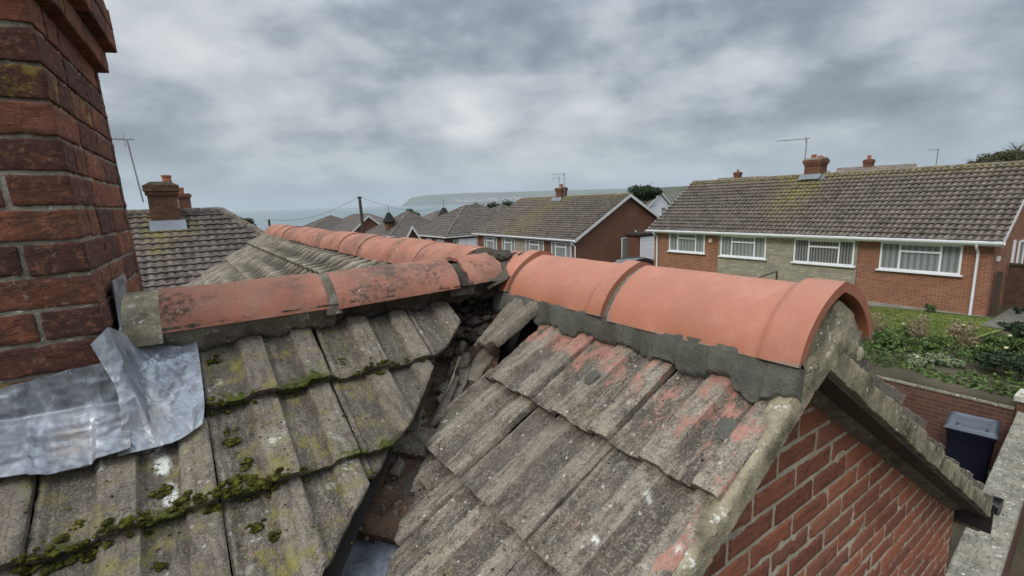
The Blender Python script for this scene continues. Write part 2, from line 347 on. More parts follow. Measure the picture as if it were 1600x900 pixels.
# ------------------------------------------------------------------ mesh helpers
class MB:
    def __init__(s): s.v = []; s.f = []; s.at = {}
    def n(s): return sum(len(a) for a in s.v)
    def add(s, V, F, **attrs):
        b = s.n(); V = np.asarray(V, float).reshape(-1, 3); s.v.append(V)
        s.f += [tuple(i+b for i in f) for f in F]
        for k in set(list(s.at)+list(attrs)):
            arr = s.at.setdefault(k, np.zeros(b))
            val = attrs.get(k, 0.); val = np.full(len(V), val) if np.isscalar(val) else np.asarray(val).ravel()
            s.at[k] = np.concatenate([arr, val])
        return s
    def box(s, x0, x1, y0, y1, z0, z1, **a):
        V = [(x, y, z) for x in (x0, x1) for y in (y0, y1) for z in (z0, z1)]
        return s.add(V, [(0, 1, 3, 2), (4, 6, 7, 5), (0, 4, 5, 1), (2, 3, 7, 6), (0, 2, 6, 4), (1, 5, 7, 3)], **a)
    def prism(s, poly, off):
        """closed polygon (list of 3d points) extruded by the vector off"""
        n = len(poly); P = np.asarray(poly, float); V = np.vstack([P, P+np.asarray(off, float)])
        return s.add(V, [tuple(range(n))[::-1], tuple(range(n, 2*n))]+[(i, (i+1) % n, n+(i+1) % n, n+i) for i in range(n)])
    def tube(s, pts, r, n=8, cap=True):
        pts = [Vector(p) for p in pts]; rs = r if isinstance(r, (list, tuple)) else [r]*len(pts)
        V = []
        for i, p in enumerate(pts):
            d = (pts[min(i+1, len(pts)-1)]-pts[max(i-1, 0)]).normalized()
            a = d.orthogonal().normalized() if abs(d.z) > .9 else d.cross(Vector((0, 0, 1))).normalized(); b = d.cross(a)
            V += [tuple(p+(a*math.cos(t)+b*math.sin(t))*rs[i]) for t in [2*math.pi*k/n for k in range(n)]]
        F = [(i*n+k, i*n+(k+1) % n, (i+1)*n+(k+1) % n, (i+1)*n+k) for i in range(len(pts)-1) for k in range(n)]
        if cap: F += [tuple(range(n))[::-1], tuple((len(pts)-1)*n+k for k in range(n))]
        return s.add(V, F)
    def grid(s, P, **a):
        """P: (m,n,3)"""
        m, n = P.shape[:2]
        F = [(i*n+j, i*n+j+1, (i+1)*n+j+1, (i+1)*n+j) for i in range(m-1) for j in range(n-1)]
        return s.add(P.reshape(-1, 3), F, **a)
    def shell(s, P, Q, **a):
        """closed slab between top grid P and bottom grid Q"""
        m, n = P.shape[:2]; k = m*n
        F = [(i*n+j, i*n+j+1, (i+1)*n+j+1, (i+1)*n+j) for i in range(m-1) for j in range(n-1)]
        F += [(k+(i+1)*n+j, k+(i+1)*n+j+1, k+i*n+j+1, k+i*n+j) for i in range(m-1) for j in range(n-1)]
        ring = [(0, j) for j in range(n)]+[(i, n-1) for i in range(1, m)]+[(m-1, j) for j in range(n-2, -1, -1)]+[(i, 0) for i in range(m-2, 0, -1)]
        idx = [i*n+j for i, j in ring]
        F += [(idx[t], k+idx[t], k+idx[(t+1) % len(idx)], idx[(t+1) % len(idx)]) for t in range(len(idx))]
        aa = {}
        for q, v in a.items():
            v = np.asarray(v).ravel(); aa[q] = np.concatenate([v, v])
        return s.add(np.concatenate([P.reshape(-1, 3), Q.reshape(-1, 3)]), F, **aa)
    def build(s, name, mat, parent=None, smooth=False, kind=None):
        me = bpy.data.meshes.new(name)
        V = np.concatenate(s.v) if s.v else np.zeros((0, 3))
        if parent is not None: V = V-np.array(origin(parent))
        me.from_pydata(V.tolist(), [], s.f); me.materials.append(mat)
        for k, arr in s.at.items():
            at = me.attributes.new(k, 'FLOAT', 'POINT'); at.data.foreach_set('value', arr.astype(np.float32))
        if smooth: me.polygons.foreach_set('use_smooth', [True]*len(me.polygons))
        o = bpy.data.objects.new(name, me); col.objects.link(o)
        if parent is not None: o.parent = parent
        if kind: o['kind'] = kind
        return o
def origin(p):
    r = Vector((0, 0, 0))
    while p is not None: r += Vector(p.location); p = p.parent
    return r
def tag(o, label, cat, group=None, kind=None):
    o['label'] = label; o['category'] = cat
    if group: o['group'] = group
    if kind: o['kind'] = kind
    return o
def thing(name, loc, label, cat, group=None):
    o = bpy.data.objects.new(name, None); o.location = loc; o.empty_display_size = .2; col.objects.link(o)
    return tag(o, label, cat, group)
def smooth_by_angle(o, deg=40):
    me = o.data; me.polygons.foreach_set('use_smooth', [True]*len(me.polygons))
    me.set_sharp_from_angle(angle=R_(deg))
    return o

# ------------------------------------------------------------------ our house: roof frames
SL = R_(32); SN, CS = math.sin(SL), math.cos(SL)
RX, LY, AZ0 = 1.20, 1.70, -.305           # apex of the main ridge (x), of the wing ridge (y), height
def frR(u, v, h):   # near slope of the main roof: u = -y, v = down the slope, h = along the normal
    return np.stack([RX-v*CS-h*SN, -u, AZ0-v*SN+h*CS], -1)
def frF(u, v, h):   # far slope of the main roof
    return np.stack([RX+v*CS+h*SN, u, AZ0-v*SN+h*CS], -1)
def frL(u, v, h):   # near slope of the wing: u = x
    return np.stack([u, LY-v*CS-h*SN, AZ0-v*SN+h*CS], -1)
def frB(u, v, h):   # back slope of the wing
    return np.stack([-u, LY+v*CS+h*SN, AZ0-v*SN+h*CS], -1)
def trap(t, a, b, w): return sst(a-w, a, t)*(1-sst(b, b+w, t))
def prof(t):
    return .019*trap(t, .33, .53, .030)+.019*trap(t, .80, .985, .030)+.009*trap(t, -.02, .045, .02)
HOUSE = thing('bungalow', (1.0, 1.2, -4.7), 'near brick house with mossy concrete tile roof, new red ridge tiles and a broken valley', 'house')

def tile(fr, u0, W, v0, v1, seed, cutl=None, cutr=None, attr=None, nu=46, nv=34, gauge=.27, dz=0., skew=0., name='roof_tile', th=.021, label=None, tiltf=.033):
    vf = v1; vv = np.linspace(v0, v1, 200)
    wl_ = np.maximum(u0, np.interp(vv, cutl[0], cutl[1])) if cutl is not None else vv*0+u0
    wr_ = np.minimum(u0+W, np.interp(vv, cutr[0], cutr[1])) if cutr is not None else vv*0+u0+W
    ok = vv[(wr_-wl_) > .022]
    if len(ok) < 12: return None
    v0, v1 = ok[0], ok[-1]
    s, t = np.meshgrid(np.linspace(0, 1, nu), np.linspace(0, 1, nv))   # t down the slope
    v = v0+(v1-v0)*t
    ul = np.full_like(v, u0+.002); ur = np.full_like(v, u0+W-.003)
    if cutl is not None: ul = np.maximum(ul, np.interp(v, cutl[0], cutl[1])+.006*fbm(np.stack([v*60, v*0+seed, v*0], -1), 3))
    if cutr is not None: ur = np.minimum(ur, np.interp(v, cutr[0], cutr[1])+.006*fbm(np.stack([v*60, v*0+seed, v*0+3], -1), 3))
    ur = np.maximum(ur, ul+.004)
    u = ul+(ur-ul)*s
    loc = (u-u0)/W
    h = prof(loc)+dz-tiltf*(vf-v)/gauge
    P3 = np.stack([u, v, v*0+seed*3.7], -1)
    # ragged, worn tail
    edge = sst(.75, 1, t)
    v = v+edge*(.0035*fbm(P3*np.array([26, 0, 1]), 4, seed)+.003*fbm(P3*np.array([90, 0, 1]), 2, seed+5))
    h = h+.0022*fbm(P3*np.array([28, 28, 1]), 3, seed+11, .6)+.0016*fbm(P3*np.array([60, 60, 1]), 4, seed+1, .7)+.004*fbm(P3*np.array([9, 9, 1]), 2, seed+2)
    rim = np.minimum(np.minimum(s, 1-s)*(ur-ul), (1-t)*(v1-v0))
    h = h-.004*(1-sst(0, .010, rim))**2 - .004*np.clip(fbm(P3*np.array([35, 35, 1]), 3, seed+7)-.25, 0, 1)*(1-sst(0, .03, rim))*3
    u = u+skew*(v-v1)
    P = fr(u, v, h)
    hb = h-th-.004*np.abs(fbm(P3*np.array([40, 40, 1]), 3, seed+4))
    vb = v-edge*.004+edge*.004*fbm(P3*np.array([70, 0, 1]), 3, seed+9)
    Q = fr(u, vb, hb)
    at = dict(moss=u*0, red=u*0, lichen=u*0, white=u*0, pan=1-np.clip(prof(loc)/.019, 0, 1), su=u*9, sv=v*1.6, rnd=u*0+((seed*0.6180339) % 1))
    at['dark_mix'] = u*0+(.62 if fr is frL else .10)  # wing slope tiles get a darker mix than the others
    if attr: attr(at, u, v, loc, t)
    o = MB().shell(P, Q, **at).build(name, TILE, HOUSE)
    smooth_by_angle(o, 50)
    if label: o['label'] = label
    return o

# ---- near slope of the wing (left of the valley)
WL = .315
LF = [.35, .615, .88, 1.145, 1.41]            # tails of the courses
LU = [-1.26, -.945, -.63, -.315, 0.0, .315, .63]
cutL = {0: ([.0, .117, .209, .318, .342], [.80, .805, .81, .699, .654]),
        1: ([.33, .37, .579, .62], [.66, .64, .461, .396]),
        2: ([.60, .635, .691, .772, .90], [.40, .373, .315, .235, .12]),
        3: ([.85, 1.16], [.15, -.15]), 4: ([1.12, 1.43], [-.13, -.42])}
def attL(at, u, v, loc, t):
    P = np.stack([u*9, v*9, v*0], -1); n = fbm(P, 3, 91)
    left = 1-sst(.25, .75, u)
    at['lichen'][:] = np.clip(.2+.8*left+.5*n, 0, 1)*(.20+.75*left)
    front = sst(.80, 1., t); pan = 1-trap(loc, .34, .50, .1)
    at['moss'][:] = .62*front*(.35+.65*left)*(.6+.4*pan)+.28*left*pan*sst(.3, .9, t)*(n > 0)
    for (a, b, r) in ((-.115, .40, .035), (-.10, .47, .03), (-.09, .56, .028), (-.21, .44, .016)):
        at['white'][:] = np.maximum(at['white'], 1-sst(r*.5, r, np.hypot((u-a)*1.5, (v-b)*.7)))
k = 0
for c, v1 in enumerate(LF):
    for i, u0 in enumerate(LU):
        cv, cu = cutL[c]
        if u0 > np.interp(v1-.3, cv, cu)-.02 or (c == 0 and u0 < -.01): continue
        v0 = max(v1-.36, .0 if c else .02); k += 1
        if c == 0: v0 = .045 if u0 < .3 else .085
        if c == 1 and u0 < -.01: v0 = .37
        full = u0+WL <= min(cu)
        tile(frL, u0, WL, v0, v1, 10+k, cutr=None if full else cutL[c], attr=attL, dz=.003*math.sin(k*2.3), skew=.012*math.sin(k*1.7)-.03*(c == 0 and u0 > .3),
             label='cut broken tile beside the open valley' if not full else None)
# ---- near slope of the main roof (right of the valley); u = -y
RF = [.50, .79, 1.08, 1.37, 1.66]
RU = [-1.670, -1.365, -1.06, -.755, -.465]
cutR = {0: ([.0, .233, .508], [-1.47, -1.335, -1.325]), 1: ([.45, .515, .67, .79], [-1.385, -1.385, -1.36, -1.262]),
        2: ([.74, .863, .934, 1.043, 1.08], [-1.31, -1.225, -1.15, -1.045, -1.01]), 3: ([1.0, 1.37], [-1.02, -.66]), 4: ([1.3, 1.66], [-.72, -.46])}
def attR(at, u, v, loc, t):
    P = np.stack([u*7, v*7, v*0+4], -1); n = fbm(P, 3, 71)
    at['red'][:] = (1-sst(.25, .43, v-.09*sst(-1.0, -.5, u)*1.0))*(.55+.28*n)*sst(-1.5, -1.3, u)*(.75+.25*(1-at['pan']))
    at['red'][:] = np.maximum(at['red'], .55*(1-sst(.01, .05, np.abs(u+.475)))*sst(.9, .7, v)*(n > -.1))
    at['lichen'][:] = np.clip(n*.8, 0, .5)
    for (a, b, r) in ((-.62, .70, .014), (-.60, .56, .010), (-.48, .62, .012)):
        at['white'][:] = np.maximum(at['white'], (1-sst(r*.5, r, np.hypot(u-a, v-b)))*.9)
    at['moss'][:] = .25*sst(.93, 1, t)
for c, v1 in enumerate(RF):
    for i, u0 in enumerate(RU):
        W = .305 if i != 3 else .29
        if i == 4: continue
        cv, cu = cutR[c]; k += 1
        v0 = max(v1-.38, .10)
        full = u0 >= max(cu)
        v0 = max(v0, cv[0])
        tile(frR, u0, W, v0, v1, 60+k, cutl=None if full else cutR[c], attr=attR, gauge=.30, dz=.004*math.sin(k*1.9), skew=.015*math.sin(k*2.1),
             label='cut tile at the open valley edge' if not full else ('tile with flaking red surface under the fresh mortar' if c == 0 else None))
    # extra narrow tile left of the first joint when the cut leaves room
    cv, cu = cutR[c]
# lower rows left part
for c in (3, 4):
    v1 = RF[c]; k += 1
# ---- far slope: tiles along the verge, each a real tile; the rest of the slope is one surface
NF = 9
for c in range(NF):
    v1 = .30+c*.29
    v1 = min(v1, 2.34)
    k += 1
    tile(frF, .453, .30, max(v1-.36, .05), v1, 130+k, attr=lambda at, u, v, loc, t: at['lichen'].__iadd__(.4), gauge=.29, dz=.012*math.sin(c*1.3), skew=.01*math.sin(c*3.), th=.032, nu=30, nv=24)

def roof_surface(fr, W0, W1, v0, v1, gauge, pitch, nper=6, step=.022, roll=.02, clipl=None, clipr=None, sub=1, jit=0., lich=None, th=.0):
    """stepped and rolled tile courses over a slope, clipped left and right along hips or valleys"""
    mb = MB(); nrow = max(1, int(round((v1-v0)/gauge)))
    for r in range(nrow):
        a, b = v0+r*(v1-v0)/nrow, v0+(r+1)*(v1-v0)/nrow
        vs = np.array([a, a+.5*(b-a), b, b])
        hs = np.array([0, step*.5, step, 0.])
        ul = np.array([W0 if clipl is None else max(W0, clipl(x)) for x in vs]); ur = np.array([W1 if clipr is None else min(W1, clipr(x)) for x in vs])
        wid = max(ur.max()-ul.min(), .05); n = max(3, int(wid/pitch*nper))
        s = np.linspace(0, 1, n+1)
        u = ul[:, None]+(ur-ul)[:, None]*s[None, :]
        ph = (u/pitch) % 1.0
        rr = roll*(trap(ph, .42, .80, .14) if pitch != .17 else trap(ph, .34, .54, .14))
        rowj = jit*(RNG.random(n+1)-.5); rowj = np.repeat(RNG.random(n//nper+2)-.5, nper)[:n+1]*jit
        h = hs[:, None]+rr+rowj[None, :]*np.array([0, .5, 1, 0])[:, None]
        v = np.repeat(vs[:, None], n+1, 1)+rowj[None, :]*np.array([0, 0, 1, 1])[:, None]*.8
        h = h+.012*fbm(np.stack([u*.9, v*.9, u*0+W0], -1), 3, 17)*(pitch > .17)+.010*(vnoise(np.stack([np.floor(u/pitch)*7.1, v*0+r*3.3, u*0], -1), 5) > .75)*(pitch > .2)*np.array([0, .5, 1, 0])[:, None]
        P = fr(u, v, h)
        at = {'pan': 1-np.clip(rr/max(roll, 1e-6)*1.3, 0, 1)}
        if lich: at['lichen'] = lich(P[..., 0], P[..., 1], P[..., 2])
        mb.grid(P, **at)
    return mb
# back stretch of the near slope, beyond the wing, and the far slope: ribbed courses
mb = roof_surface(frR, -7.93, -1.72, .06, 2.6, .37, .17, 16, .045, .050, clipr=lambda v: -(1.72+max(v-.05, 0)*CS*.98), jit=.006)
o = mb.build('roof_slope', RIBROOF, HOUSE, True); smooth_by_angle(o, 35)
mb = roof_surface(frF, .76, 7.93, .05, 2.34, .29, .15, 8, .03, .018, jit=.006)
o = mb.build('roof_slope', RIBROOF, HOUSE, True); smooth_by_angle(o, 35)
mb = roof_surface(frB, -1.15, 1.26, .05, 1.5, .29, .15, 8, .03, .018, clipl=lambda v: -(1.18-v*CS))
o = mb.build('roof_slope', RIBROOF, HOUSE, True); smooth_by_angle(o, 35)
# felted deck under the tiles
def slab(fr, poly, h0, h1):
    P = np.array([fr(np.array(u), np.array(v), np.array(h0)) for u, v in poly]); Q = np.array([fr(np.array(u), np.array(v), np.array(h1)) for u, v in poly])
    n = len(poly); return MB().add(np.vstack([P, Q]), [tuple(range(n)), tuple(range(n, 2*n))[::-1]]+[(i, n+i, n+(i+1) % n, (i+1) % n) for i in range(n)])
slab(frR, [(-1.60, .02), (-.54, .02), (-.54, 1.75), (-.30, 1.75), (-1.22, .66)], -.075, -.095).build('roof_deck', DECK, HOUSE)
slab(frL, [(-1.26, .05), (.78, .05), (.66, .30), (-.22, 1.34), (-1.26, 1.34)], -.085, -.105).build('roof_deck', DECK, HOUSE)
slab(frF, [(.64, .05), (7.9, .05), (7.9, 2.32), (.64, 2.32)], -.045, -.065).build('roof_deck', DECK, HOUSE)
slab(frB, [(-1.1, .05), (1.26, .05), (1.26, 1.5), (.1, 1.5)], -.045, -.065).build('roof_deck', DECK, HOUSE)

# ---- ridge tiles
def arch(n=25, a=.18, b=.15, p=1.0, flare=.35):
    """half section from one foot over the crown to the other: rounded crown, flared straight sides"""
    t = np.linspace(-1, 1, n)
    th_ = t*math.pi/2
    X = np.sin(th_); Z = np.cos(th_)
    Xl = t; Zl = 1-np.abs(t)
    X = X*(1-flare)+Xl*flare; Z = Z*(1-flare)+Zl*flare
    return X*a, Z/Z.max()*b
def ridge_tile(axis, c0, c1, s0, s1, z, a, b, mat, th=.014, collar=None, seed=0, flare=.35, label=None, ragged=0., tilt=0., nl=30, dark=None, swing=0., cs=0.):
    """axis 'y': runs along y at x=c0..; axis 'x': runs along x. collar=(start,end,height) raised band"""
    n = 29; X, Z = arch(n, a, b, flare=flare)
    L_ = np.linspace(0, 1, nl)
    if collar: # dense rows at the band
        cpos = collar[0]; L_ = np.unique(np.concatenate([np.linspace(0, 1, nl), [cpos-.012, cpos, cpos+.012, cpos+.03]]))
    s, Lg = np.meshgrid(np.arange(n), L_)
    x = X[s.astype(int)]; zz = Z[s.astype(int)]
    nx = np.gradient(Z); nz = -np.gradient(X); nn = np.hypot(nx, nz); nx, nz = -nx/nn, -nz/nn
    if nz[n//2] < 0: nx, nz = -nx, -nz
    ex = np.zeros_like(Lg)
    if collar: ex = collar[1]*sst(cpos-.015, cpos+.03, Lg)
    ll = s0+(s1-s0)*Lg
    P3 = np.stack([x*1, ll, zz+seed*9.1], -1)
    ex = ex+.0022*fbm(P3*9, 3, seed)+.0008*fbm(P3*60, 3, seed+3)*(1+3*(mat is OLDR))
    if ragged:
        e = sst(.9, 1, Lg)+sst(.9, 1, 1-Lg)*-1
        ll = ll+e*ragged*fbm(np.stack([x*30, x*0, zz*30+seed], -1), 3, seed)
    ll = ll+cs*np.sign(s1-s0)*0
    XX = x+nx[s.astype(int)]*ex; ZZ = zz+nz[s.astype(int)]*ex
    XI = x-nx[s.astype(int)]*th+nx[s.astype(int)]*ex*.2; ZI = zz-nz[s.astype(int)]*th+nz[s.astype(int)]*ex*.2
    def place(xx, z_):
        cc = c0+(c1-c0)*Lg+swing*(Lg-.5)
        zo = z-b+tilt*(Lg-.5)
        if axis == 'y': return np.stack([cc+xx, ll, zo+z_], -1)
        return np.stack([ll, cc+xx, zo+z_], -1)
    dk = ((.75*sst(.95, 1, np.abs(x/a))+.7*(1-sst(0, .035, Lg))+.25*sst(.97, 1, Lg)) if mat is NEWR else np.zeros_like(Lg)) if dark is None else dark(Lg, x/a)
    o = MB().shell(place(XX, ZZ), place(XI, ZI), dark=dk).build('ridge_tile', mat, HOUSE); smooth_by_angle(o, 55)
    if label: o['label'] = label
    return o
CZ = -.215
# new ones on the gable end
ridge_tile('y', 1.20, 1.20, 1.73, 1.545, CZ+.004, .168, .140, NEWR, collar=(.62, .010), seed=1, label='short new smooth red ridge tile at the broken junction', swing=.004)
ridge_tile('y', 1.20, 1.20, 1.530, 1.025, CZ, .172, .142, NEWR, collar=(.86, .013), seed=2, label='new smooth red ridge tile, middle one of three', nl=34)
ridge_tile('y', 1.20, 1.205, 1.003, .450, CZ+.002, .178, .150, NEWR, collar=(.83, .013), seed=3, label='new smooth red ridge tile with raised collar over the gable', nl=40)
# old ones along the back stretch
ys = list(np.linspace(2.0, 7.95, 13)); 
for i in range(12):
    ridge_tile('y', 1.20, 1.20, ys[i]+.004, ys[i+1]-.006, CZ+.002+.006*math.sin(i*2.1), .165, .138, OLDR, seed=20+i, flare=.1, tilt=.008*math.sin(i*1.3), nl=10,
               dark=(lambda Lg, q: .55*np.exp(-((Lg-.5)/.3)**2)*(q < .2)) if i in (3, 5, 8) else None)
# old ones on the wing towards the chimney
ridge_tile('x', 1.70, 1.70, -.078, .362, CZ, .140, .100, OLDR, seed=41, flare=.15, nl=40, label='old ridge tile beside the chimney with black lichen spots', dark=lambda Lg, q: .75*np.exp(-((Lg-.80)/.14)**2-((q+.45)/.4)**2))
ridge_tile('x', 1.70, 1.705, .392, .835, CZ+.002, .143, .102, OLDR, seed=42, flare=.15, nl=40, tilt=.01, label='old ridge tile with a large grey stained patch', dark=lambda Lg, q: 1.0*np.exp(-((Lg-.5)/.36)**2-((q+.35)/.5)**2))
ridge_tile('x', 1.72, 1.74, .885, 1.06, CZ+.004, .145, .105, OLDR, seed=43, flare=.15, nl=24, ragged=.018, label='broken stub of old ridge tile at the junction', dark=lambda Lg, q: .5*sst(.2, 1, Lg))

# ---- mortar: rough ribbons under the ridge tiles
def ribbon(path, name, mat, seed, nl=140, nc=12, amp=.006, bulge=.01, label=None, back=.03, mossy=0):
    """path(t) -> top point, foot point, outward vector (arrays over t)"""
    t = np.linspace(0, 1, nl); top, foot, out = path(t)
    c = np.linspace(0, 1, nc)
    P = top[:, None, :]*(1-c[None, :, None])+foot[:, None, :]*c[None, :, None]
    out = out[:, None, :]
    nz = fbm(P*30+seed, 4, seed, .6)[..., None]
    P = P+out*(amp*nz+bulge*np.sin(np.pi*c)[None, :, None])
    Q = P-out*back
    o = MB().shell(P, Q).build(name, mat, HOUSE); smooth_by_angle(o, 50)
    if label: o['label'] = label
    return o
def pL(t, x0=-.09, x1=.40, vf=.075):
    x = x0+(x1-x0)*t; n = fbm(np.stack([x*22, x*0, x*0], -1), 3, 5)
    top = np.stack([x, 1.563+x*0, -.315+x*0+.012], -1)
    # foot follows the rolls of the tiles below
    v = vf+.018*n+.010*fbm(np.stack([x*70, x*0, x*0+3], -1), 3, 8)+.09
    h = prof(((x+1.26) % WL)/WL)-.012
    foot = frL(x, v, h)
    return top, foot, np.tile(np.array([0, -.85, .5]), (len(t), 1))
ribbon(lambda t: pL(t, -.12, .385, .035), 'mortar_bed', MORT_OLD, 3, bulge=.006, amp=.013)
ribbon(lambda t: pL(t, .385, 1.04, .018), 'mortar_bed', MORT_DARK, 4, bulge=-.012, amp=.014)  # dark mortar tone stands in for shade in the recess below the tile
def pR(t, y0=1.64, y1=.45):
    y = y0+(y1-y0)*t; n = fbm(np.stack([y*11, y*0, y*0], -1), 3, 15)
    top = np.stack([1.030+.004*n, y, -.352+y*0], -1)
    v = .222+.018*n+.010*fbm(np.stack([y*60, y*0, y*0+3], -1), 3, 18)+.022*np.exp(-((y-.72)/.06)**2)+.02*np.exp(-((y-.52)/.05)**2)
    h = prof(((-y+1.365) % .305)/.305)-.014
    v = v+.010*fbm(np.stack([y*17, y*0, y*0+7], -1), 4, 48, .6)
    foot = frR(-y, v, h)
    return top, foot, np.tile(np.array([-.7, 0, .7]), (len(t), 1))
ribbon(pR, 'fresh_mortar_bed', MORT_NEW, 6, nl=320, nc=16, amp=.0035, bulge=.004, label='smooth dark grey fresh mortar under the new ridge tiles')
def smear(u, v, r, seed, mat=MORT_NEW, fr=frR, h=.004):
    n = 18; a, rr = np.meshgrid(np.linspace(0, 2*np.pi, n), np.linspace(0, 1, 7)); 
    rad = rr*r*(1+.45*fbm(np.stack([np.cos(a)*1.7+seed, np.sin(a)*1.7, a*0], -1), 3, seed))
    U, V = u+rad*np.cos(a), v+1.5*rad*np.sin(a)
    base = prof(((U+1.365) % .305)/.305)-.027*.5
    P = fr(U, V, base+h+.005*(1-rr**2)+.003*fbm(np.stack([U*60, V*60, U*0], -1), 3, seed)); Q = fr(U, V, base-.01)
    MB().grid(P).build('mortar_smear', mat, HOUSE, True)
smear(-.93, .36, .018, 3); smear(-.54, .345, .020, 5)
# mortar under the back stretch of ridge
def pBk(t):
    y = 2.0+5.92*t; n = fbm(np.stack([y*9, y*0, y*0], -1), 3, 25)
    top = np.stack([1.085+y*0, y, -.325+y*0], -1); v = .15+.012*n+.02*(((y*6.67) % 1) > .6)
    return top, frR(-y, v, y*0-.0), np.tile(np.array([-.7, 0, .7]), (len(t), 1))
ribbon(pBk, 'mortar_bed', MORT_OLD, 9, nl=260, nc=6, amp=.004, bulge=.0)
def pFar(t, y0=.46, y1=7.9):
    y = y0+(y1-y0)*t; n = fbm(np.stack([y*9, y*0, y*0], -1), 3, 35)
    top = np.stack([1.355+y*0-.04*(y > 1.9), y, -.345+y*0], -1)
    return top, frF(y, .19+.012*n-.03*(y > 1.9), y*0+.0), np.tile(np.array([.7, 0, .7]), (len(t), 1))
ribbon(pFar, 'mortar_bed', MORT_OLD, 10, nl=200, nc=6, amp=.004, bulge=.0)
# old joints between ridge tiles and the fill at the junction
def lump(c, r, seed, amp=.35, n=14, flat=1.0, sharp=3.):
    a, b = np.meshgrid(np.linspace(0, 2*np.pi, 2*n), np.linspace(0, np.pi, n))
    D = np.stack([np.cos(a)*np.sin(b), np.sin(a)*np.sin(b), np.cos(b)], -1)
    D[:, -1] = D[:, 0]
    q = 1+amp*fbm(D*1.3*sharp/2+seed*5.1, 4, seed, .6)
    return np.asarray(c)+D*np.asarray(r)*q[..., None]*np.array([1, 1, flat])
def joint(axis, c, s0, s1, z, a, b, mat, seed, flare=.15):
    n = 29; X, Z = arch(n, a, b, flare=flare); s, l = np.meshgrid(np.arange(n), np.linspace(s0, s1, 8))
    x = X[s]; zz = Z[s]; q = 1+.035*fbm(np.stack([x*40, l*60, zz*40+seed], -1), 4, seed)
    P = np.stack([c+x*q, l, z-b+zz*q], -1) if axis == 'y' else np.stack([l, c+x*q, z-b+zz*q], -1)
    Q = P.copy(); Q[..., 2] -= .02
    o = MB().shell(P, Q).build('ridge_joint', mat, HOUSE); smooth_by_angle(o, 60); return o
joint('x', 1.70, .352, .402, CZ-.003, .138, .098, MORT_OLD, 1)
joint('x', 1.70, .80, .90, CZ-.020, .125, .085, MORT_DARK, 2)
joint('y', 1.20, 1.555, 1.50, CZ-.006, .162, .132, MORT_OLD, 3, .35)
joint('y', 1.20, 1.06, .965, CZ-.006, .168, .138, MORT_OLD, 4, .35)
joint('x', 1.70, -.155, -.07, CZ+.001, .150, .105, MORT_LICH, 5)
mb = MB()
for i in range(130):
    a = RNG.random(3)
    c = np.array([.93+.30*a[0], 1.64+.30*a[1], 0]); c[2] = -.30+.075*math.exp(-((c[0]-1.15)/.12)**2)*1.0-.11*max(0, (1.10-c[0])/.2)
    r = .010+.020*RNG.random()**1.5
    mb.grid(lump(c, r, i, .55, 9, .7, 5))
xx, yy = np.meshgrid(np.linspace(.95, 1.36, 50), np.linspace(1.55, 2.02, 50))
P = np.stack([xx, yy, -.262+.030*np.exp(-((xx-1.17)/.08)**2)-.30*np.clip(1.09-xx, 0, 1)-.5*np.clip(xx-1.26, 0, 1)-.25*np.clip(1.66-yy, 0, 1)+.020*fbm(np.stack([xx*22, yy*22, xx*0], -1), 4, 77, .6)], -1)
mb.grid(P)
for i in range(150):
    s_ = .93+.19*RNG.random(); c_ = -.10+RNG.uniform(-.13, .08)
    r_ = .007+.020*RNG.random()**1.6
    p_ = (s_+c_*.7, s_+.60-c_*.7, AZ0-(RX-s_)*math.tan(SL)-.055+.035*(s_-.9)/.2+RNG.uniform(-.01, .02))
    mb.grid(lump(p_, (r_, r_*RNG.uniform(.6, 1.2), r_*.7), 300+i, .8, 8, .8, 6))
o = mb.build('crumbling_mortar_fill', MORT_DARK, HOUSE, kind='stuff'); smooth_by_angle(o, 45)

# ---- verges and gable wall
YV, YW = .450, .575
def pV(t):
    v = .10+t*1.56; n = fbm(np.stack([v*14, v*0, v*0], -1), 4, 44)
    return v, n
v = np.linspace(.02, 1.75, 160); c = np.linspace(0, 1, 11)
def verge(fr, sgn, v0, v1, seed, ytop=.478, dep=.060, mat=MORT_LICH, name='verge_mortar', h0=-.004):
    v = np.linspace(v0, v1, 360)
    prof_pts = [(ytop+.03, h0-.012), (ytop, h0), (YV+.008, h0-.002), (YV, h0-.010), (YV, h0-.030), (YV+.001, -dep), (YV+.012, -dep-.004), (YW+.004, -dep-.004)]
    P = []
    for (y, h) in prof_pts:
        Pi = np.stack([np.full_like(v, y*sgn*1.0), v, np.full_like(v, h)], -1)*1.0
        nn = fbm(Pi*45+seed, 4, seed, .65); big = fbm(Pi*9+seed, 2, seed+1)
        saw = -.022*(1-((v-v0) % .29)/.29) if sgn < 0 else -.018*(1-((v-.01) % .29)/.29)
        pit = np.clip(fbm(Pi*60+seed, 3, seed+4)-.34, 0, 1)*.02
        u = Pi[:, 0]-sgn*(.0042*nn-pit); hh = h+.0022*nn+.005*big+saw*(.12 if sgn < 0 else (1.0 if h > -.035 else 0.))-pit*.3
        P.append(fr(u, v, hh))
    o = MB().grid(np.array(P)).build(name, mat, HOUSE); smooth_by_angle(o, 55); return o
verge(frR, -1, .0, 1.75, 3)
verge(frF, 1, .0, 2.34, 5, dep=.094, h0=-.016)
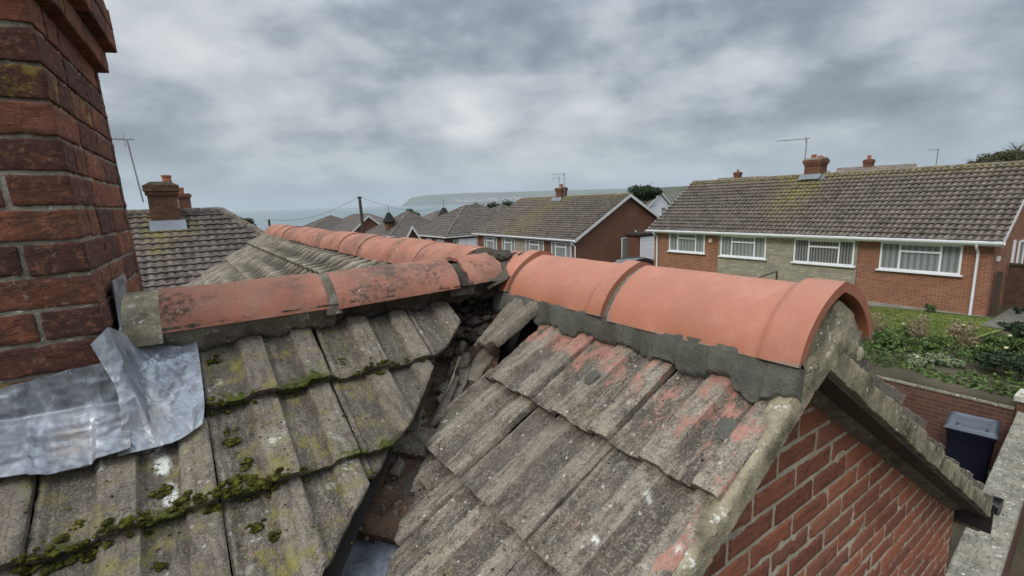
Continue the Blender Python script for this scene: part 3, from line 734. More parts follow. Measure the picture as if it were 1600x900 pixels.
# mortar cap filling the open end of the last ridge tile
X, Z = arch(25, .150, .128, flare=.45)
rr = np.linspace(0, 1, 12); base = np.array([1.205, -.385])
P = np.array([[[base[0]+X[j]*r*1.0, .462-.012*(1-r**2), (CZ-.158)+(Z[j]*1.0)*r-.02*(1-r)] for j in range(25)] for r in rr])
P[..., 1] += .007*fbm(P*45, 4, 3, .65)
o = MB().grid(P).build('ridge_end_mortar', MORT_LICH, HOUSE); smooth_by_angle(o, 60)
mb = MB()
for i, (x, z, r) in enumerate([(1.10, -.375, .035), (1.16, -.36, .04), (1.24, -.36, .04), (1.30, -.375, .035), (1.07, -.405, .03), (1.34, -.40, .03), (1.20, -.345, .04), (1.20, -.375, .03)]):
    P = lump((x, .468, z), (r, .018, r*.8), 50+i, .4, 12); mb.grid(P)
o = mb.build('ridge_end_mortar', MORT_LICH, HOUSE); smooth_by_angle(o, 60)
v = np.linspace(.0, 2.26, 260); rows = []
for y_, h_ in ((YW-.034, -.108), (YW-.030, -.114), (YW-.016, -.124), (YW+.002, -.140), (YW+.02, -.140)):
    q_ = np.stack([np.full_like(v, y_), v, np.full_like(v, h_)], -1); n_ = fbm(q_*50, 4, 6, .65)
    rows.append(frF(q_[:, 0]+.003*n_, v, h_+.005*n_))
o = MB().grid(np.array(rows)).build('mortar_fillet', MORT_OLD, HOUSE); smooth_by_angle(o, 55)
# dark soffit under the far verge
slab(frF, [(YV+.012, -.02), (YW+.05, -.02), (YW+.05, 2.32), (YV+.012, 2.32)], -.096, -.108).build('undercloak', SOFF, HOUSE)

def bricks_wall(mb, mj, org, ud, nd, z0, z1, u0, u1, seed, gauge=.075, top=None, bl=.2110, hh=.0625, depth=.007, lo=0):
    """individual rounded brick faces in front of a rough mortar plane; org+ud*u, out along nd"""
    org, ud, nd = map(lambda a: np.asarray(a, float), (org, ud, nd)); rnd = random.Random(seed)
    row = 0; z = z0
    while z < z1:
        off = (row % 2)*.1125; u = u0-off
        while u < u1:
            a, b = u+.005, u+bl+.0; a, b = max(a, u0), min(b, u1)
            zt = z+hh
            if b-a > .02:
                keep = True
                if top is not None and min(top(a), top(b)) < z+.004 and max(top(a), top(b)) < z+.01: keep = False
                if keep:
                    nu_, nv_ = 13, 7
                    s, t = np.meshgrid(np.linspace(0, 1, nu_), np.linspace(0, 1, nv_))
                    s = .5-.5*np.cos(np.pi*s)*1.0; t = .5-.5*np.cos(np.pi*t)
                    dz = rnd.uniform(-.0015, .0015); U = a+(b-a)*s; Zz = z+dz+hh*t
                    if top is not None: Zz = np.minimum(Zz, top(U))
                    rim = np.minimum(np.minimum(s, 1-s)*(b-a), np.minimum(t, 1-t)*hh)
                    P3 = np.stack([U, Zz, U*0+seed], -1)
                    d = -depth*(1-sst(-.002, .0035, rim))+.0022*fbm(P3*np.array([24, 50, 1]), 4, seed, .65)+rnd.uniform(-.002, .002)
                    chip = np.clip(fbm(P3*22, 2, seed+8)-.42, 0, 1)*(1-sst(0, .02, rim))*.03
                    P = org+ud*U[..., None]+nd*(d-chip)[..., None]; P[..., 2] += Zz
                    mb.grid(P, rnd=.22+.76*rnd.random(), lichen=0.)
            u += bl+.010
        z += gauge; row += 1
def mortar_plane(mj, org, ud, nd, z0, z1, u0, u1, seed, top=None, nu=160, nv=160, rec=.0036, amp=.0032):
    org, ud, nd = map(lambda a: np.asarray(a, float), (org, ud, nd))
    U, Zz = np.meshgrid(np.linspace(u0, u1, nu), np.linspace(z0, z1, nv))
    if top is not None: Zz = np.minimum(Zz, top(U)+.02)
    d = -rec+amp*fbm(np.stack([U*70, Zz*70, U*0+seed], -1), 4, seed, .65)
    P = org+ud*U[..., None]+nd*d[..., None]; P[..., 2] += Zz
    mj.grid(P)
def gtop(x):
    x = np.asarray(x, float); return AZ0-np.abs(x-RX)*math.tan(SL)-.112
wall = thing_wall = MB()
bricks_wall(wall, None, (0, YW, 0), (1, 0, 0), (0, -1, 0), -2.845, -.30, -.10, 3.12, 7, top=gtop)
bricks_wall(wall, None, (3.12, YW, 0), (0, 1, 0), (1, 0, 0), -2.845, -1.60, .0, .9, 8)
wo_ = wall.build('gable_wall', BRICKG, HOUSE); smooth_by_angle(wo_, 60)
mj = MB(); mortar_plane(mj, (0, YW, 0), (1, 0, 0), (0, -1, 0), -2.85, -.2, -.10, 3.112, 3, top=gtop, nu=420, nv=320)
mortar_plane(mj, (3.12, YW, 0), (0, 1, 0), (1, 0, 0), -2.85, -1.60, .008, .9, 4, nu=60, nv=120)
o = mj.build('wall_mortar', BJOINT, wo_); o.location = (0, 0, 0); smooth_by_angle(o, 60)
MB().box(-1.2, 3.105, YW+.01, 7.8, -4.75, -2.85).prism([(3.105, YW+.02, -2.85), (-1.2, YW+.02, -2.85), (-1.2, YW+.02, -2.0), (RX, YW+.02, -.46), (3.105, YW+.02, -1.63)], (0, .18, 0)).build('house_wall', FB3, HOUSE)
# far eave: fascia and black gutter with its open end
ex = RX+2.30*CS; ez = AZ0-2.30*SN
g_ = MB(); n = 15
def gut(r, y): return [(ex+.055+r*math.cos(a)*1.0, y, ez-.045+(r*1.15)*math.sin(a)) for a in np.linspace(math.pi, 2*math.pi, n)]
P = np.array([[p for p in gut(.058, y)] for y in (.43, 2.5, 7.9)]); Q = np.array([[p for p in gut(.052, y)] for y in (.43, 2.5, 7.9)])
g_.shell(P, Q); g_.add(np.array(gut(.057, .432)), [tuple(range(n))])
g_.box(ex-.02, ex-.005, .44, 7.9, ez-.19, ez-.03)
g_.box(ex-.03, ex+.1, .52, .55, ez-.12, ez-.045)
g_.build('gutter', BLACKP, HOUSE)
MB().box(3.13, ex+.02, YV+.03, 7.8, ez-.20, ez-.185).build('soffit', SOFF, HOUSE)

# ---- chimney
CX, CY, CROT = -.172, 1.45, R_(-3.4)
def chim_xy(a, b):  # a: along the front to the left (<0), b: depth
    return CX+a*math.cos(CROT)-b*math.sin(CROT), CY+a*math.sin(CROT)+b*math.cos(CROT)
CH = MB(); CJ = MB(); DP = .725; WD = .98
def rbox(mb, a0, a1, b0, b1, z0, z1, seed, rnd_, lich=0., amp=.003, round_=.0038, n=(14, 14, 8)):
    """box with rounded rims, displaced by noise, in chimney coordinates"""
    def face(A, B, C):
        P = np.stack([A, B, C], -1); ctr = np.array([(a0+a1)/2, (b0+b1)/2, (z0+z1)/2]); half = np.array([(a1-a0)/2, (b1-b0)/2, (z1-z0)/2])
        d = P-ctr; inner = half-round_; q = np.clip(d, -inner, inner); e = d-q; ln = np.linalg.norm(e, axis=-1, keepdims=True); ln[ln == 0] = 1
        nrm = e/ln; P = ctr+q+nrm*np.minimum(ln, round_)
        P = P+nrm*(amp*fbm(P*np.array([26, 26, 55])+seed*1.3, 4, seed % 50, .65)-.012*np.clip(fbm(P*18+seed, 2, seed % 50+3)-.35, 0, 1))[..., None]
        X_, Y_ = chim_xy(P[..., 0], P[..., 1]); X_ = X_-.030*(P[..., 2]+.3); mb.grid(np.stack([X_, Y_, P[..., 2]], -1), rnd=rnd_, lichen=lich)
    def ls(a, b, n_): t = np.linspace(0, 1, n_); t = .5-.5*np.cos(np.pi*t); return a+(b-a)*t
    A, C = np.meshgrid(ls(a0, a1, n[0]), ls(z0, z1, n[2])); face(A, A*0+b0, C); face(A, A*0+b1, C)
    B, C = np.meshgrid(ls(b0, b1, n[1]), ls(z0, z1, n[2])); face(B*0+a1, B, C); face(B*0+a0, B, C)
    A, B = np.meshgrid(ls(a0, a1, n[0]), ls(b0, b1, n[1])); face(A, B, A*0+z1); face(A, B, A*0+z0)
rb = random.Random(3); GZ = .0745; nb = 0
def course(z, k, out=0., hh=.0650, z1=None):
    """one bonded ring of bricks around the stack"""
    global nb
    L1 = .215; j = .011
    A0, A1, B0, B1 = -WD-out, out, -out, DP+out
    def br(a0, a1, b0, b1):
        global nb
        nb += 1; lich = .5 if rb.random() < .08 else 0.
        w_ = rb.uniform(-.003, .003)
        rbox(CH, a0, a1, b0+w_*(b0 == B0), b1, z+rb.uniform(-.0015, .0015), z+hh, nb, rb.random()*.80, lich, amp=.0045)
    if k % 2:   # right side runs through to the front
        b = B0
        while b < B1-.01: e = min(b+L1, B1); br(A1-.1025, A1, b, e); b = e+j
        a = A1-.1025-j
        while a > A0+.01: s_ = max(a-L1, A0); br(s_, a, B0, B0+.1025); a = s_-j
        a = A1-.1025-j
        while a > A0+.01: s_ = max(a-L1, A0); br(s_, a, B1-.1025, B1); a = s_-j
    else:
        a = A1
        while a > A0+.01: s_ = max(a-L1, A0); br(s_, a, B0, B0+.1025); a = s_-j
        b = B0+.1025+j
        while b < B1-.01:
            e = min(b+(L1 if (b > B0+.2) else .1025), B1); br(A1-.1025, A1, b, e); b = e+j
        a = A1-.1025-j
        while a > A0+.01: s_ = max(a-L1, A0); br(s_, a, B1-.1025, B1); a = s_-j
z = .020-8*GZ; k_ = 0
while z < .46:
    course(z+.006, int(round((z-.020)/GZ)) % 2 == 0 and 1 or 0); z += GZ
course(.473, 1, .028); course(.547, 0, .058); course(.621, 1, .058)
cho = CH.build('chimney_stack', BRICKC, HOUSE); smooth_by_angle(cho, 60)
# mortar core: rough planes just behind the brick faces
def chim_plane(a0, b0, a1, b1, z0, z1, seed, rec=.0065):
    n_ = (int(abs(a1-a0+b1-b0)*150)+2, int((z1-z0)*170)+2)
    S, Zz = np.meshgrid(np.linspace(0, 1, n_[0]), np.linspace(z0, z1, n_[1]))
    A, B = a0+(a1-a0)*S, b0+(b1-b0)*S
    nx_, ny_ = (0, -1) if b0 == b1 and b0 < .3 else ((0, 1) if b0 == b1 else ((1, 0) if a0 > -.5 else (-1, 0)))
    d = -rec+.0045*fbm(np.stack([A*60+seed, B*60, Zz*60], -1), 4, seed, .7)
    X_, Y_ = chim_xy(A+nx_*d, B+ny_*d); X_ = X_-.030*(Zz+.3); CJ.grid(np.stack([X_, Y_, Zz], -1))
for e, za_, zb_ in ((0, -.60, .472), (.028, .476, .545), (.058, .55, .685)):
    chim_plane(-WD-e, -e, e-.003, -e, za_, zb_, 1); chim_plane(e, -e+.003, e, DP+e-.003, za_, zb_, 2); chim_plane(-WD-e, DP+e, e, DP+e, za_, zb_, 3); chim_plane(-WD-e, -e, -WD-e, DP+e, za_, zb_, 4)
A, B = np.meshgrid(np.linspace(-WD-.05, .05, 50), np.linspace(-.05, DP+.05, 40))
hgt = .683+.07*np.minimum(1, np.minimum(np.minimum(A+WD+.05, .05-A), np.minimum(B+.05, DP+.05-B))*6)+.008*fbm(np.stack([A*30, B*30, A*0], -1), 4, 4)
X_, Y_ = chim_xy(A, B); X_ = X_-.030*(hgt+.3); CJ.grid(np.stack([X_, Y_, hgt], -1))
o = CJ.build('stack_mortar', mat_mortar('chimney_mortar', (.17, .15, .115), (.34, .31, .25), 1.0), cho); o.location = (0, 0, 0); smooth_by_angle(o, 60)

# ---- lead flashing
def leadtile(u, v):
    return prof(((u+1.26) % WL)/WL)*.8+.012
def lead_att(P):
    r = np.exp(-((P[..., 0]+.145)/.022)**2-((P[..., 2]+.475)/.03)**2)+np.exp(-((P[..., 0]+.255)/.03)**2-((P[..., 2]+.49)/.02)**2)*1.2
    r = np.maximum(r, np.exp(-((P[..., 0]+.10)/.018)**2-((P[..., 2]+.47)/.04)**2)*.8)
    return np.clip(r*1.2, 0, 1)
# apron: upstand on the chimney front, bend, skirt over the tiles
u = np.linspace(-1.15, -.150, 190); tt = np.linspace(0, 1, 46)
U, T = np.meshgrid(u, tt)
af = U-CX; fx, fy = chim_xy(af, -.010+0*U)
vbend = (LY-fy)/CS
topz = -.338-.10*np.clip(-.17-U, 0, 1)+.004*fbm(np.stack([U*16, U*0, U*0], -1), 3, 3)
vlow = .438+.010*fbm(np.stack([U*11, U*0, U*0], -1), 2, 12)+.006*np.sin(U*19)-.006*sst(-.3, -.05, U)*0
bz = frL(U, vbend, 0*U)[..., 2]+.028
up = np.clip(T/.42, 0, 1); dn = np.clip((T-.42)/.58, 0, 1)
P = np.stack([U, fy, topz+(bz-topz)*up], -1)
Pd = frL(U, vbend+(vlow-vbend)*dn, leadtile(U, 0)*sst(0, .4, dn)+.026*(1-sst(0, .35, dn))-.012*sst(.8, 1, dn)*0)
bl = sst(.40, .50, T)[..., None]
P = P*(1-bl)+Pd*bl
rg = 1-np.abs(fbm(P*np.array([10, 22, 22])+3, 3, 8)); rg2 = 1-np.abs(fbm(P*np.array([30, 40, 40])+5, 3, 28))
wr = .0045*(rg**6-.3)+.0018*(rg2**5-.3)+.0015*fbm(P*60, 3, 9)
wr = wr+.006*fbm(np.stack([U*9, T*1.2, U*0], -1), 2, 19)*sst(1, .3, T)
P[..., 1] -= wr*.8; P[..., 2] += wr*.7
Q = P.copy(); Q[..., 1] += .002; Q[..., 2] -= .0028
o = MB().shell(P, Q, rust=lead_att(P)).build('lead_flashing', LEAD, HOUSE); smooth_by_angle(o, 70); o['label'] = 'crumpled grey lead apron against the chimney front'
# corner piece: folded up against the chimney corner, lies over the tiles to its straight right edge
def L3(u, v, h): return list(frL(np.array(u), np.array(v), np.array(h)))
cols = [[[-.200, 1.434, -.290], [-.182, 1.424, -.350], [-.165, 1.395, -.405], L3(-.165, .385, .030), L3(-.175, .440, .014)],
        [[-.164, 1.455, -.262], [-.152, 1.432, -.340], [-.138, 1.395, -.420], L3(-.128, .39, .024), L3(-.125, .442, .014)],
        [[-.142, 1.555, -.305], [-.128, 1.500, -.375], [-.112, 1.450, -.432], L3(-.085, .365, .022), L3(-.085, .442, .014)],
        [L3(-.090, .075, .028), L3(-.085, .150, .024), L3(-.07, .245, .022), L3(-.045, .345, .020), L3(-.045, .428, .012)],
        [L3(.003, .045, .020), L3(.003, .150, .020), L3(.001, .26, .020), L3(-.002, .350, .016), L3(-.012, .405, .012)]]
cols = np.array(cols)
def interp_grid(C, n, m):
    """smooth interpolation of a coarse control grid (columns x rows x 3)"""
    def cr(P, x):
        k_ = len(P)-1; i = np.clip(np.floor(x).astype(int), 0, k_-1); f = (x-i)[:, None, None]
        p = lambda j: P[np.clip(j, 0, k_)]
        return .5*((2*p(i))+(-p(i-1)+p(i+1))*f+(2*p(i-1)-5*p(i)+4*p(i+1)-p(i+2))*f**2+(-p(i-1)+3*p(i)-3*p(i+1)+p(i+2))*f**3)
    A = cr(C, np.linspace(0, len(C)-1, n)); A = A.transpose(1, 0, 2); return cr(A, np.linspace(0, C.shape[1]-1, m))
P = interp_grid(cols, 100, 110)
dn_ = np.array([0, -.53, .85])
rg = 1-np.abs(fbm(P*np.array([16, 14, 14])+2, 3, 31)); rg2 = 1-np.abs(fbm(np.stack([(P[..., 0]+P[..., 1])*40, (P[..., 0]-P[..., 1])*14, P[..., 2]*0], -1), 3, 33))
wr = .0045*(rg**6-.3)+.0022*(rg2**5-.3)+.0012*fbm(P*80, 3, 35)
cr_ = np.exp(-((P[..., 0]+.115+.35*(P[..., 1]-1.36))/.006)**2)*np.exp(-((P[..., 1]-1.385)/.035)**2)*.010
P = P+dn_*(wr+cr_)[..., None]
P[..., 0] += .003*np.sin(P[..., 1]*60)*sst(-.05, .0, P[..., 0])*0
o = MB().shell(P, P-dn_*.0028, rust=lead_att(P)).build('lead_flashing', LEAD, HOUSE); smooth_by_angle(o, 70); o['label'] = 'folded lead corner piece right of the chimney'
# side upstand strip up the chimney side to the ridge
Bd, Zz = np.meshgrid(np.linspace(.0, .30, 40), np.linspace(0, 1, 24))
X_, Y_ = chim_xy(.012+.004*fbm(np.stack([Bd*20, Zz*5, Bd*0], -1), 3, 2), Bd)
zb = np.where(Y_ < LY, AZ0-(LY-Y_)*math.tan(SL), AZ0)+.02; zt = zb+.10+.02*np.sin(Bd*40)*.3
zt = np.where(Y_ > 1.56, -.165, zt)
P = np.stack([X_, Y_, zb+(zt-zb)*Zz], -1); Q = P-np.array([.003, 0, 0])
o = MB().shell(P, Q, rust=Bd*0).build('lead_flashing', LEAD, HOUSE); smooth_by_angle(o, 70); o['label'] = 'pale lead upstand on the chimney side'

# ---- valley: lead trough, dirt, rubble, broken pieces
S, T = np.meshgrid(np.linspace(-1, 1, 21), np.linspace(0, 1, 60))
cx_ = .60-1.1*T
X_ = cx_+.7*(.24*S-.16); Y_ = cx_+.60-.7*(.24*S-.16)
zv = np.minimum(AZ0-(RX-X_)*math.tan(SL), AZ0-(LY-Y_)*math.tan(SL))-.068
zv = AZ0-(RX-cx_)*math.tan(SL)-.110+.035*np.abs(S)**1.3
P = np.stack([X_, Y_, zv+.002*fbm(np.stack([X_*20, Y_*20, X_*0], -1), 3, 5)+.012*np.exp(-((S-.05)/.12)**2)], -1); Q = P-np.array([0, 0, .004])
o = MB().shell(P, Q, rust=X_*0).build('valley_trough', LEAD, HOUSE); smooth_by_angle(o, 60); o['label'] = 'blue grey lead trough at the foot of the open valley'
sv_ = [valley_w for valley_w in ((1.12, -.30), (1.12, .10), (-.3, .10), (-.3, -.30))]
zf_ = lambda s_, c_, h_: (s_+c_*.7, s_+.60-c_*.7, AZ0-(RX-s_)*math.tan(SL)-.095+h_)
MB().prism([zf_(a_, b_, -.045) for a_, b_ in sv_], (0, 0, -.012)).build('valley_board', DECK, HOUSE)
def valley_pt(s, c, h):   # s: x on the centre line, c: across (+ to the right slope)
    return np.array([s+c*.7, s+.60-c*.7, AZ0-(RX-s)*math.tan(SL)-.095+h])
# dirt bed lying in it
S, T = np.meshgrid(np.linspace(-1, 1, 40), np.linspace(0, 1, 130))
cx_ = 1.10-.66*T
cc_ = -.120+.165*S-.03*(1-sst(0, .3, T)); X_ = cx_+.7*cc_; Y_ = cx_+.60-.7*cc_
n_ = fbm(np.stack([X_*24, Y_*24, X_*0], -1), 4, 61, .6)
zz_ = AZ0-(RX-cx_)*math.tan(SL)-.088+.026*n_+.030*np.clip(-S, 0, 1)+.045*(1-sst(.05, .35, T))-.02*sst(.9, 1, T)
o = MB().grid(np.stack([X_, Y_, zz_], -1)).build('dirt', DIRT, None, kind='stuff'); smooth_by_angle(o, 40); tag(o, 'brown crumbled dirt and mortar lying in the open roof valley', 'debris', kind='stuff')
mb = MB()
for i in range(150):
    s = .42+.62*RNG.random(); c = -.13+RNG.uniform(-.11, .03 if s > .8 else .07); r = .0025+.005*RNG.random()**2+.016*(s > .85)*RNG.random()
    mb.grid(lump(valley_pt(s, c, .035+.02*(s > .8)), r, i+9, .8, 7, .7, 6))
o = mb.build('rubble', DIRT, None); smooth_by_angle(o, 30); tag(o, 'small mortar crumbs scattered over the dirt in the valley', 'rubble', kind='stuff')
def slabpiece(name, corners, th, mat, label, cat, seed, ribs=0., nu=44, nv=30, group=None, at=None):
    """a quad piece of tile or board: corners a,b (far edge), d,c (near edge)"""
    a, b, c, d = [np.array(p, float) for p in corners]
    S, T = np.meshgrid(np.linspace(0, 1, nu), np.linspace(0, 1, nv)); S3, T3 = S[..., None], T[..., None]
    P = (a*(1-S3)+b*S3)*(1-T3)+(d*(1-S3)+c*S3)*T3
    nrm = np.cross(b-a, d-a); nrm /= np.linalg.norm(nrm); nrm = nrm*np.sign(nrm[2] if nrm[2] else 1)
    L1_ = np.linalg.norm(b-a); L2_ = np.linalg.norm(d-a)
    rim = np.minimum(np.minimum(S, 1-S)*L1_, np.minimum(T, 1-T)*L2_)
    h = ribs*(trap(S, .22, .42, .1)+trap(S, .72, .92, .08))+.0025*fbm(P*40+seed, 4, seed, .65)-.004*(1-sst(0, .01, rim))
    e = (b-a)/L1_; f = (d-a)/L2_
    sd = (1-sst(0, .1, np.minimum(S, 1-S)))*np.sign(S-.5)*.006*fbm(P*50+seed, 3, seed+1); td = (1-sst(0, .1, np.minimum(T, 1-T)))*.006*fbm(P*50+seed, 3, seed+2)
    P2 = P+nrm*h[..., None]+e*sd[..., None]+f*td[..., None]; Q2 = P2-nrm*(th+.002*fbm(P*40, 2, 9)[..., None])
    kw = dict(dark_mix=S*0+.6, moss=S*0, red=S*0, lichen=S*0+.2, white=S*0, pan=S*0, su=S*3, sv=T*.8, rnd=S*0+.5) if mat is TILE else {}
    ctr = tuple(P.mean((0, 1)))
    mb = MB().shell(P2-np.array(ctr), Q2-np.array(ctr), **kw)
    o = mb.build(name, mat, None); o.location = ctr; smooth_by_angle(o, 45)
    return tag(o, label, cat, group)
PIECES = []
def onR(y, v, h): return frR(np.array(-y), np.array(v), np.array(h))
def onL(x, v, h): return frL(np.array(x), np.array(v), np.array(h))
# loose tile strip above the dark hole (photo: 730,555 - 830,490)
slabpiece('broken_tile', [onR(1.53, .165, .030), onR(1.33, .150, .034), onR(1.372, .385, .030), onR(1.48, .425, .026)], .018, TILE, 'loose broken tile strip lying askew above the black hole by the fresh mortar', 'broken tile', 3, .012, group='broken tile pieces in the valley')
slabpiece('broken_tile', [valley_pt(.885, -.135, .030), valley_pt(.85, -.045, .036), valley_pt(.755, -.050, .032), valley_pt(.725, -.118, .022)], .016, TILE, 'flat broken tile piece lying in the valley under the pale stick', 'broken tile', 5, .0, group='broken tile pieces in the valley')
slabpiece('broken_tile', [valley_pt(.67, -.225, .030), valley_pt(.66, -.085, .038), valley_pt(.588, -.070, .042), valley_pt(.605, -.220, .030)], .022, TILE, 'broken tile slab across the middle of the valley above the grey hollow', 'broken tile', 7, .0, group='broken tile pieces in the valley')
slabpiece('dirt_slab', [valley_pt(.50, -.235, .030), valley_pt(.51, -.075, .030), valley_pt(.425, -.085, .034), valley_pt(.445, -.240, .030)], .026, DIRT, 'rusty brown dirt covered slab above the lead at the valley foot', 'slab', 9)
slabpiece('smooth_slate', [valley_pt(.60, -.240, .018), valley_pt(.60, -.145, .010), valley_pt(.48, -.150, .006), valley_pt(.48, -.240, .014)], .008, SLATE, 'smooth dark slate on the left side of the valley hollow', 'slate', 11)
slabpiece('smooth_slate', [valley_pt(.60, -.143, .012), valley_pt(.60, -.055, .020), valley_pt(.47, -.070, .016), valley_pt(.475, -.150, .008)], .008, SLATE, 'paler smooth slate on the right side of the valley hollow', 'slate', 12)
slabpiece('broken_tile', [valley_pt(.80, -.110, .030), valley_pt(.795, -.078, .060), valley_pt(.67, -.085, .068), valley_pt(.655, -.125, .036)], .010, TILE, 'narrow upright tile sliver leaning at the right side of the valley', 'broken tile', 13, group='broken tile pieces in the valley')
slabpiece('timber_batten', [valley_pt(.93, -.03, .020), valley_pt(.90, .03, .020), valley_pt(.80, -.01, .030), valley_pt(.82, -.07, .030)], .014, WOOD, 'grey splintered timber end showing in the black hole', 'batten', 15)
for i in range(22):
    s_, c_ = random.uniform(.44, 1.0), random.uniform(-.215, -.055); a_ = random.uniform(0, 6.28); r_ = random.uniform(.014, .036); h_ = random.uniform(.028, .05)
    q_ = [(s_+r_*math.cos(a_+t)*random.uniform(.6, 1.1), c_+r_*math.sin(a_+t)*random.uniform(.6, 1.1), h_+random.uniform(-.012, .016)) for t in (0, 1.5, 3.1, 4.7)]
    slabpiece('tile_fragment', [valley_pt(*p_) for p_ in q_], .012, TILE if i % 3 else MORT_DARK, 'small broken chip of tile or mortar in the valley debris', 'fragment', 400+i, 0, 12, 12, group='chips of tile and mortar in the valley debris')
st_ = MB().tube([tuple(valley_pt(.865, -.095, .050)), tuple(valley_pt(.80, -.093, .048)), tuple(valley_pt(.72, -.100, .042))], [.003, .004, .003], 6).build('stick', plain('pale_stick', (.42, .36, .22), .8)); tag(st_, 'thin pale stick lying on the flat tile piece in the valley', 'stick')

mb = MB()
for i in range(120):
    u_, v_ = random.uniform(-.3, .75), random.uniform(.1, .9)
    ci = next((j for j, q in enumerate(LF) if v_ < q), 4)
    if u_ > np.interp(v_, cutL[ci][0], cutL[ci][1])-.02 or (u_ < 0 and v_ < .46): continue
    h_ = float(prof(((u_+1.26) % WL)/WL))-.033*(LF[ci]-v_)/.27
    mb.grid(lump(frL(np.array(u_), np.array(v_), np.array(h_+.001)), random.uniform(.0012, .0042), 900+i, .7, 6, .7, 6))
for i in range(70):
    u_, v_ = -random.uniform(.5, 1.3), random.uniform(.25, 1.1); ci = next((j for j, q in enumerate(RF) if v_ < q), 4)
    if u_ < np.interp(v_, cutR[ci][0], cutR[ci][1])+.03: continue
    t_ = ((u_+1.365) % .305)/.305; h_ = float(prof(t_))-.033*(RF[ci]-v_)/.3
    mb.grid(lump(frR(np.array(u_), np.array(v_), np.array(h_+.001)), random.uniform(.0012, .0035), 1100+i, .7, 6, .7, 6))
o = mb.build('grit', MORT_DARK, None); tag(o, 'dark crumbs of grit and moss scattered over the roof tiles', 'grit', kind='stuff')
# ---- moss cushions
mb = MB(); pts = [(.035, .175, .017), (.05, .46, .017), (.045, .425, .011), (.06, .54, .016), (.075, .60, .024), (.05, .57, .014), (.03, .585, .02), (.085, .735, .014), (.06, .69, .013), (-.13, .60, .017), (-.10, .545, .016), (-.065, .60, .022), (-.155, .61, .015), (-.245, .57, .011),
       (.36, .28, .008), (.365, .30, .006), (-.2, .73, .014), (-.12, .70, .012), (.33, .66, .007), (-.30, .62, .02), (-.27, .61, .02), (-.23, .62, .018), (-.19, .61, .016), (-.02, .61, .018), (.0, .61, .016), (.10, .61, .018), (.13, .605, .013), (.18, .61, .010), (.02, .345, .016), (.05, .347, .012), (.11, .352, .01), (.21, .35, .008), (.42, .345, .012), (.46, .347, .016), (.50, .345, .011), (.55, .34, .008),
       (.09, .86, .02), (.05, .87, .016), (-.01, .87, .014), (-.1, .86, .018), (-.18, .87, .014)]
base_pts = list(pts); pts = []
for (u_, v_, r) in base_pts:
    for j in range(9):
        a_ = random.uniform(0, 6.28); q = r*random.random()**.6*1.25; pts.append((u_+q*math.cos(a_), v_+q*math.sin(a_)*1.0, r*random.uniform(.25, .60)))
for i in range(400):
    c_ = random.choice([(LF[1], -.33, .12), (LF[1], -.33, .12), (LF[0], .0, .6), (LF[2], -.3, .15)])
    uu = random.uniform(c_[1], c_[2])
    if math.sin(uu*31+c_[0]*40)+.6*math.sin(uu*83) < (-.2 if c_[0] == LF[1] else .35): continue
    pts.append((uu, c_[0]+random.gauss(-.002, .005), random.uniform(.002, .007)))
for i in range(160):
    pts.append((random.uniform(-.33, .30), random.uniform(.12, .9), random.uniform(.001, .003)))
for i, (u_, v_, r) in enumerate(pts):
    if u_ < 0 and v_ < .45: continue
    cidx = next((j for j, q in enumerate(LF) if v_ < q+.002), 4); fr_ = (LF[cidx]-v_)/.27
    h = float(prof(((u_+1.26) % WL)/WL))-.027*fr_
    c_ = frL(np.array(u_), np.array(v_), np.array(h-.001)); mb.grid(lump(c_, r, i, .75, 6 if r < .005 else 10, .5, 9))
o = mb.build('moss', MOSSM, None, True); tag(o, 'dark green moss cushions growing along the tile edges left of the valley', 'moss', kind='stuff')

# ------------------------------------------------------------------ ground, sea, hills
def terrain(x, y):
    x = np.asarray(x, float); y = np.asarray(y, float)
    z = -4.4-.043*np.clip(y-4, 0, 21)-.018*np.clip(y-25, 0, 200)+.015*np.clip(-y, 0, 100)
    z = z+.9*sst(0, 1, (22-x)/11.)*(x > 10.66)*(y > -6)*sst(9, 6, y)
    z = np.where(x <= 10.66, -4.72-.018*np.clip(y-8, 0, 200), z)
    z = z+.045*np.clip(x-45, 0, 150)*sst(90, 20, y)
    z = z-24*sst(120, 300, y-.45*x)-10*sst(60, 140, -x+y*.5-20)*(x < 20)
    far = np.hypot(x, y)
    return z-20*sst(1500, 3000, far)*(y > 0)
def axis_pts(a): return np.array(sorted(set(np.round(a, 3))))
xs = axis_pts(list(np.linspace(-900, -60, 12))+list(np.arange(-50, 10, 5))+[10.655, 10.665]+list(np.arange(11, 34, .6))+list(np.arange(34, 100, 4))+list(np.linspace(100, 1500, 30)))
ys = axis_pts(list(np.linspace(-900, -30, 12))+list(np.arange(-20, 12, .8))+list(np.arange(12, 60, 3))+list(np.arange(60, 400, 9))+list(np.linspace(400, 2600, 20)))
X_, Y_ = np.meshgrid(xs, ys)
gm = M('ground_soil', .95, .1)
gc = gm.ramp(gm.noise(.9, 6, .65), [(.3, (.045, .042, .026)), (.5, (.070, .060, .040)), (.7, (.11, .09, .065))])
gm.color(gc); gm.bump(gm.noise(6, 6, .7), .8, .05)
o = MB().grid(np.stack([X_, Y_, terrain(X_, Y_)+.03*fbm(np.stack([X_*.9, Y_*.9, X_*0], -1), 3, 3)], -1)).build('ground', gm.m, None, True, kind='structure')
def sheet(name, x0, x1, y0, y1, dz, mat, n=24, mask=None):
    X_, Y_ = np.meshgrid(np.linspace(x0, x1, n), np.linspace(y0, y1, n))
    Z_ = terrain(X_, Y_)+.03*fbm(np.stack([X_*.9, Y_*.9, X_*0], -1), 3, 3)+dz
    o = MB().grid(np.stack([X_, Y_, Z_], -1)).build(name, mat, None, True, kind='structure'); return o
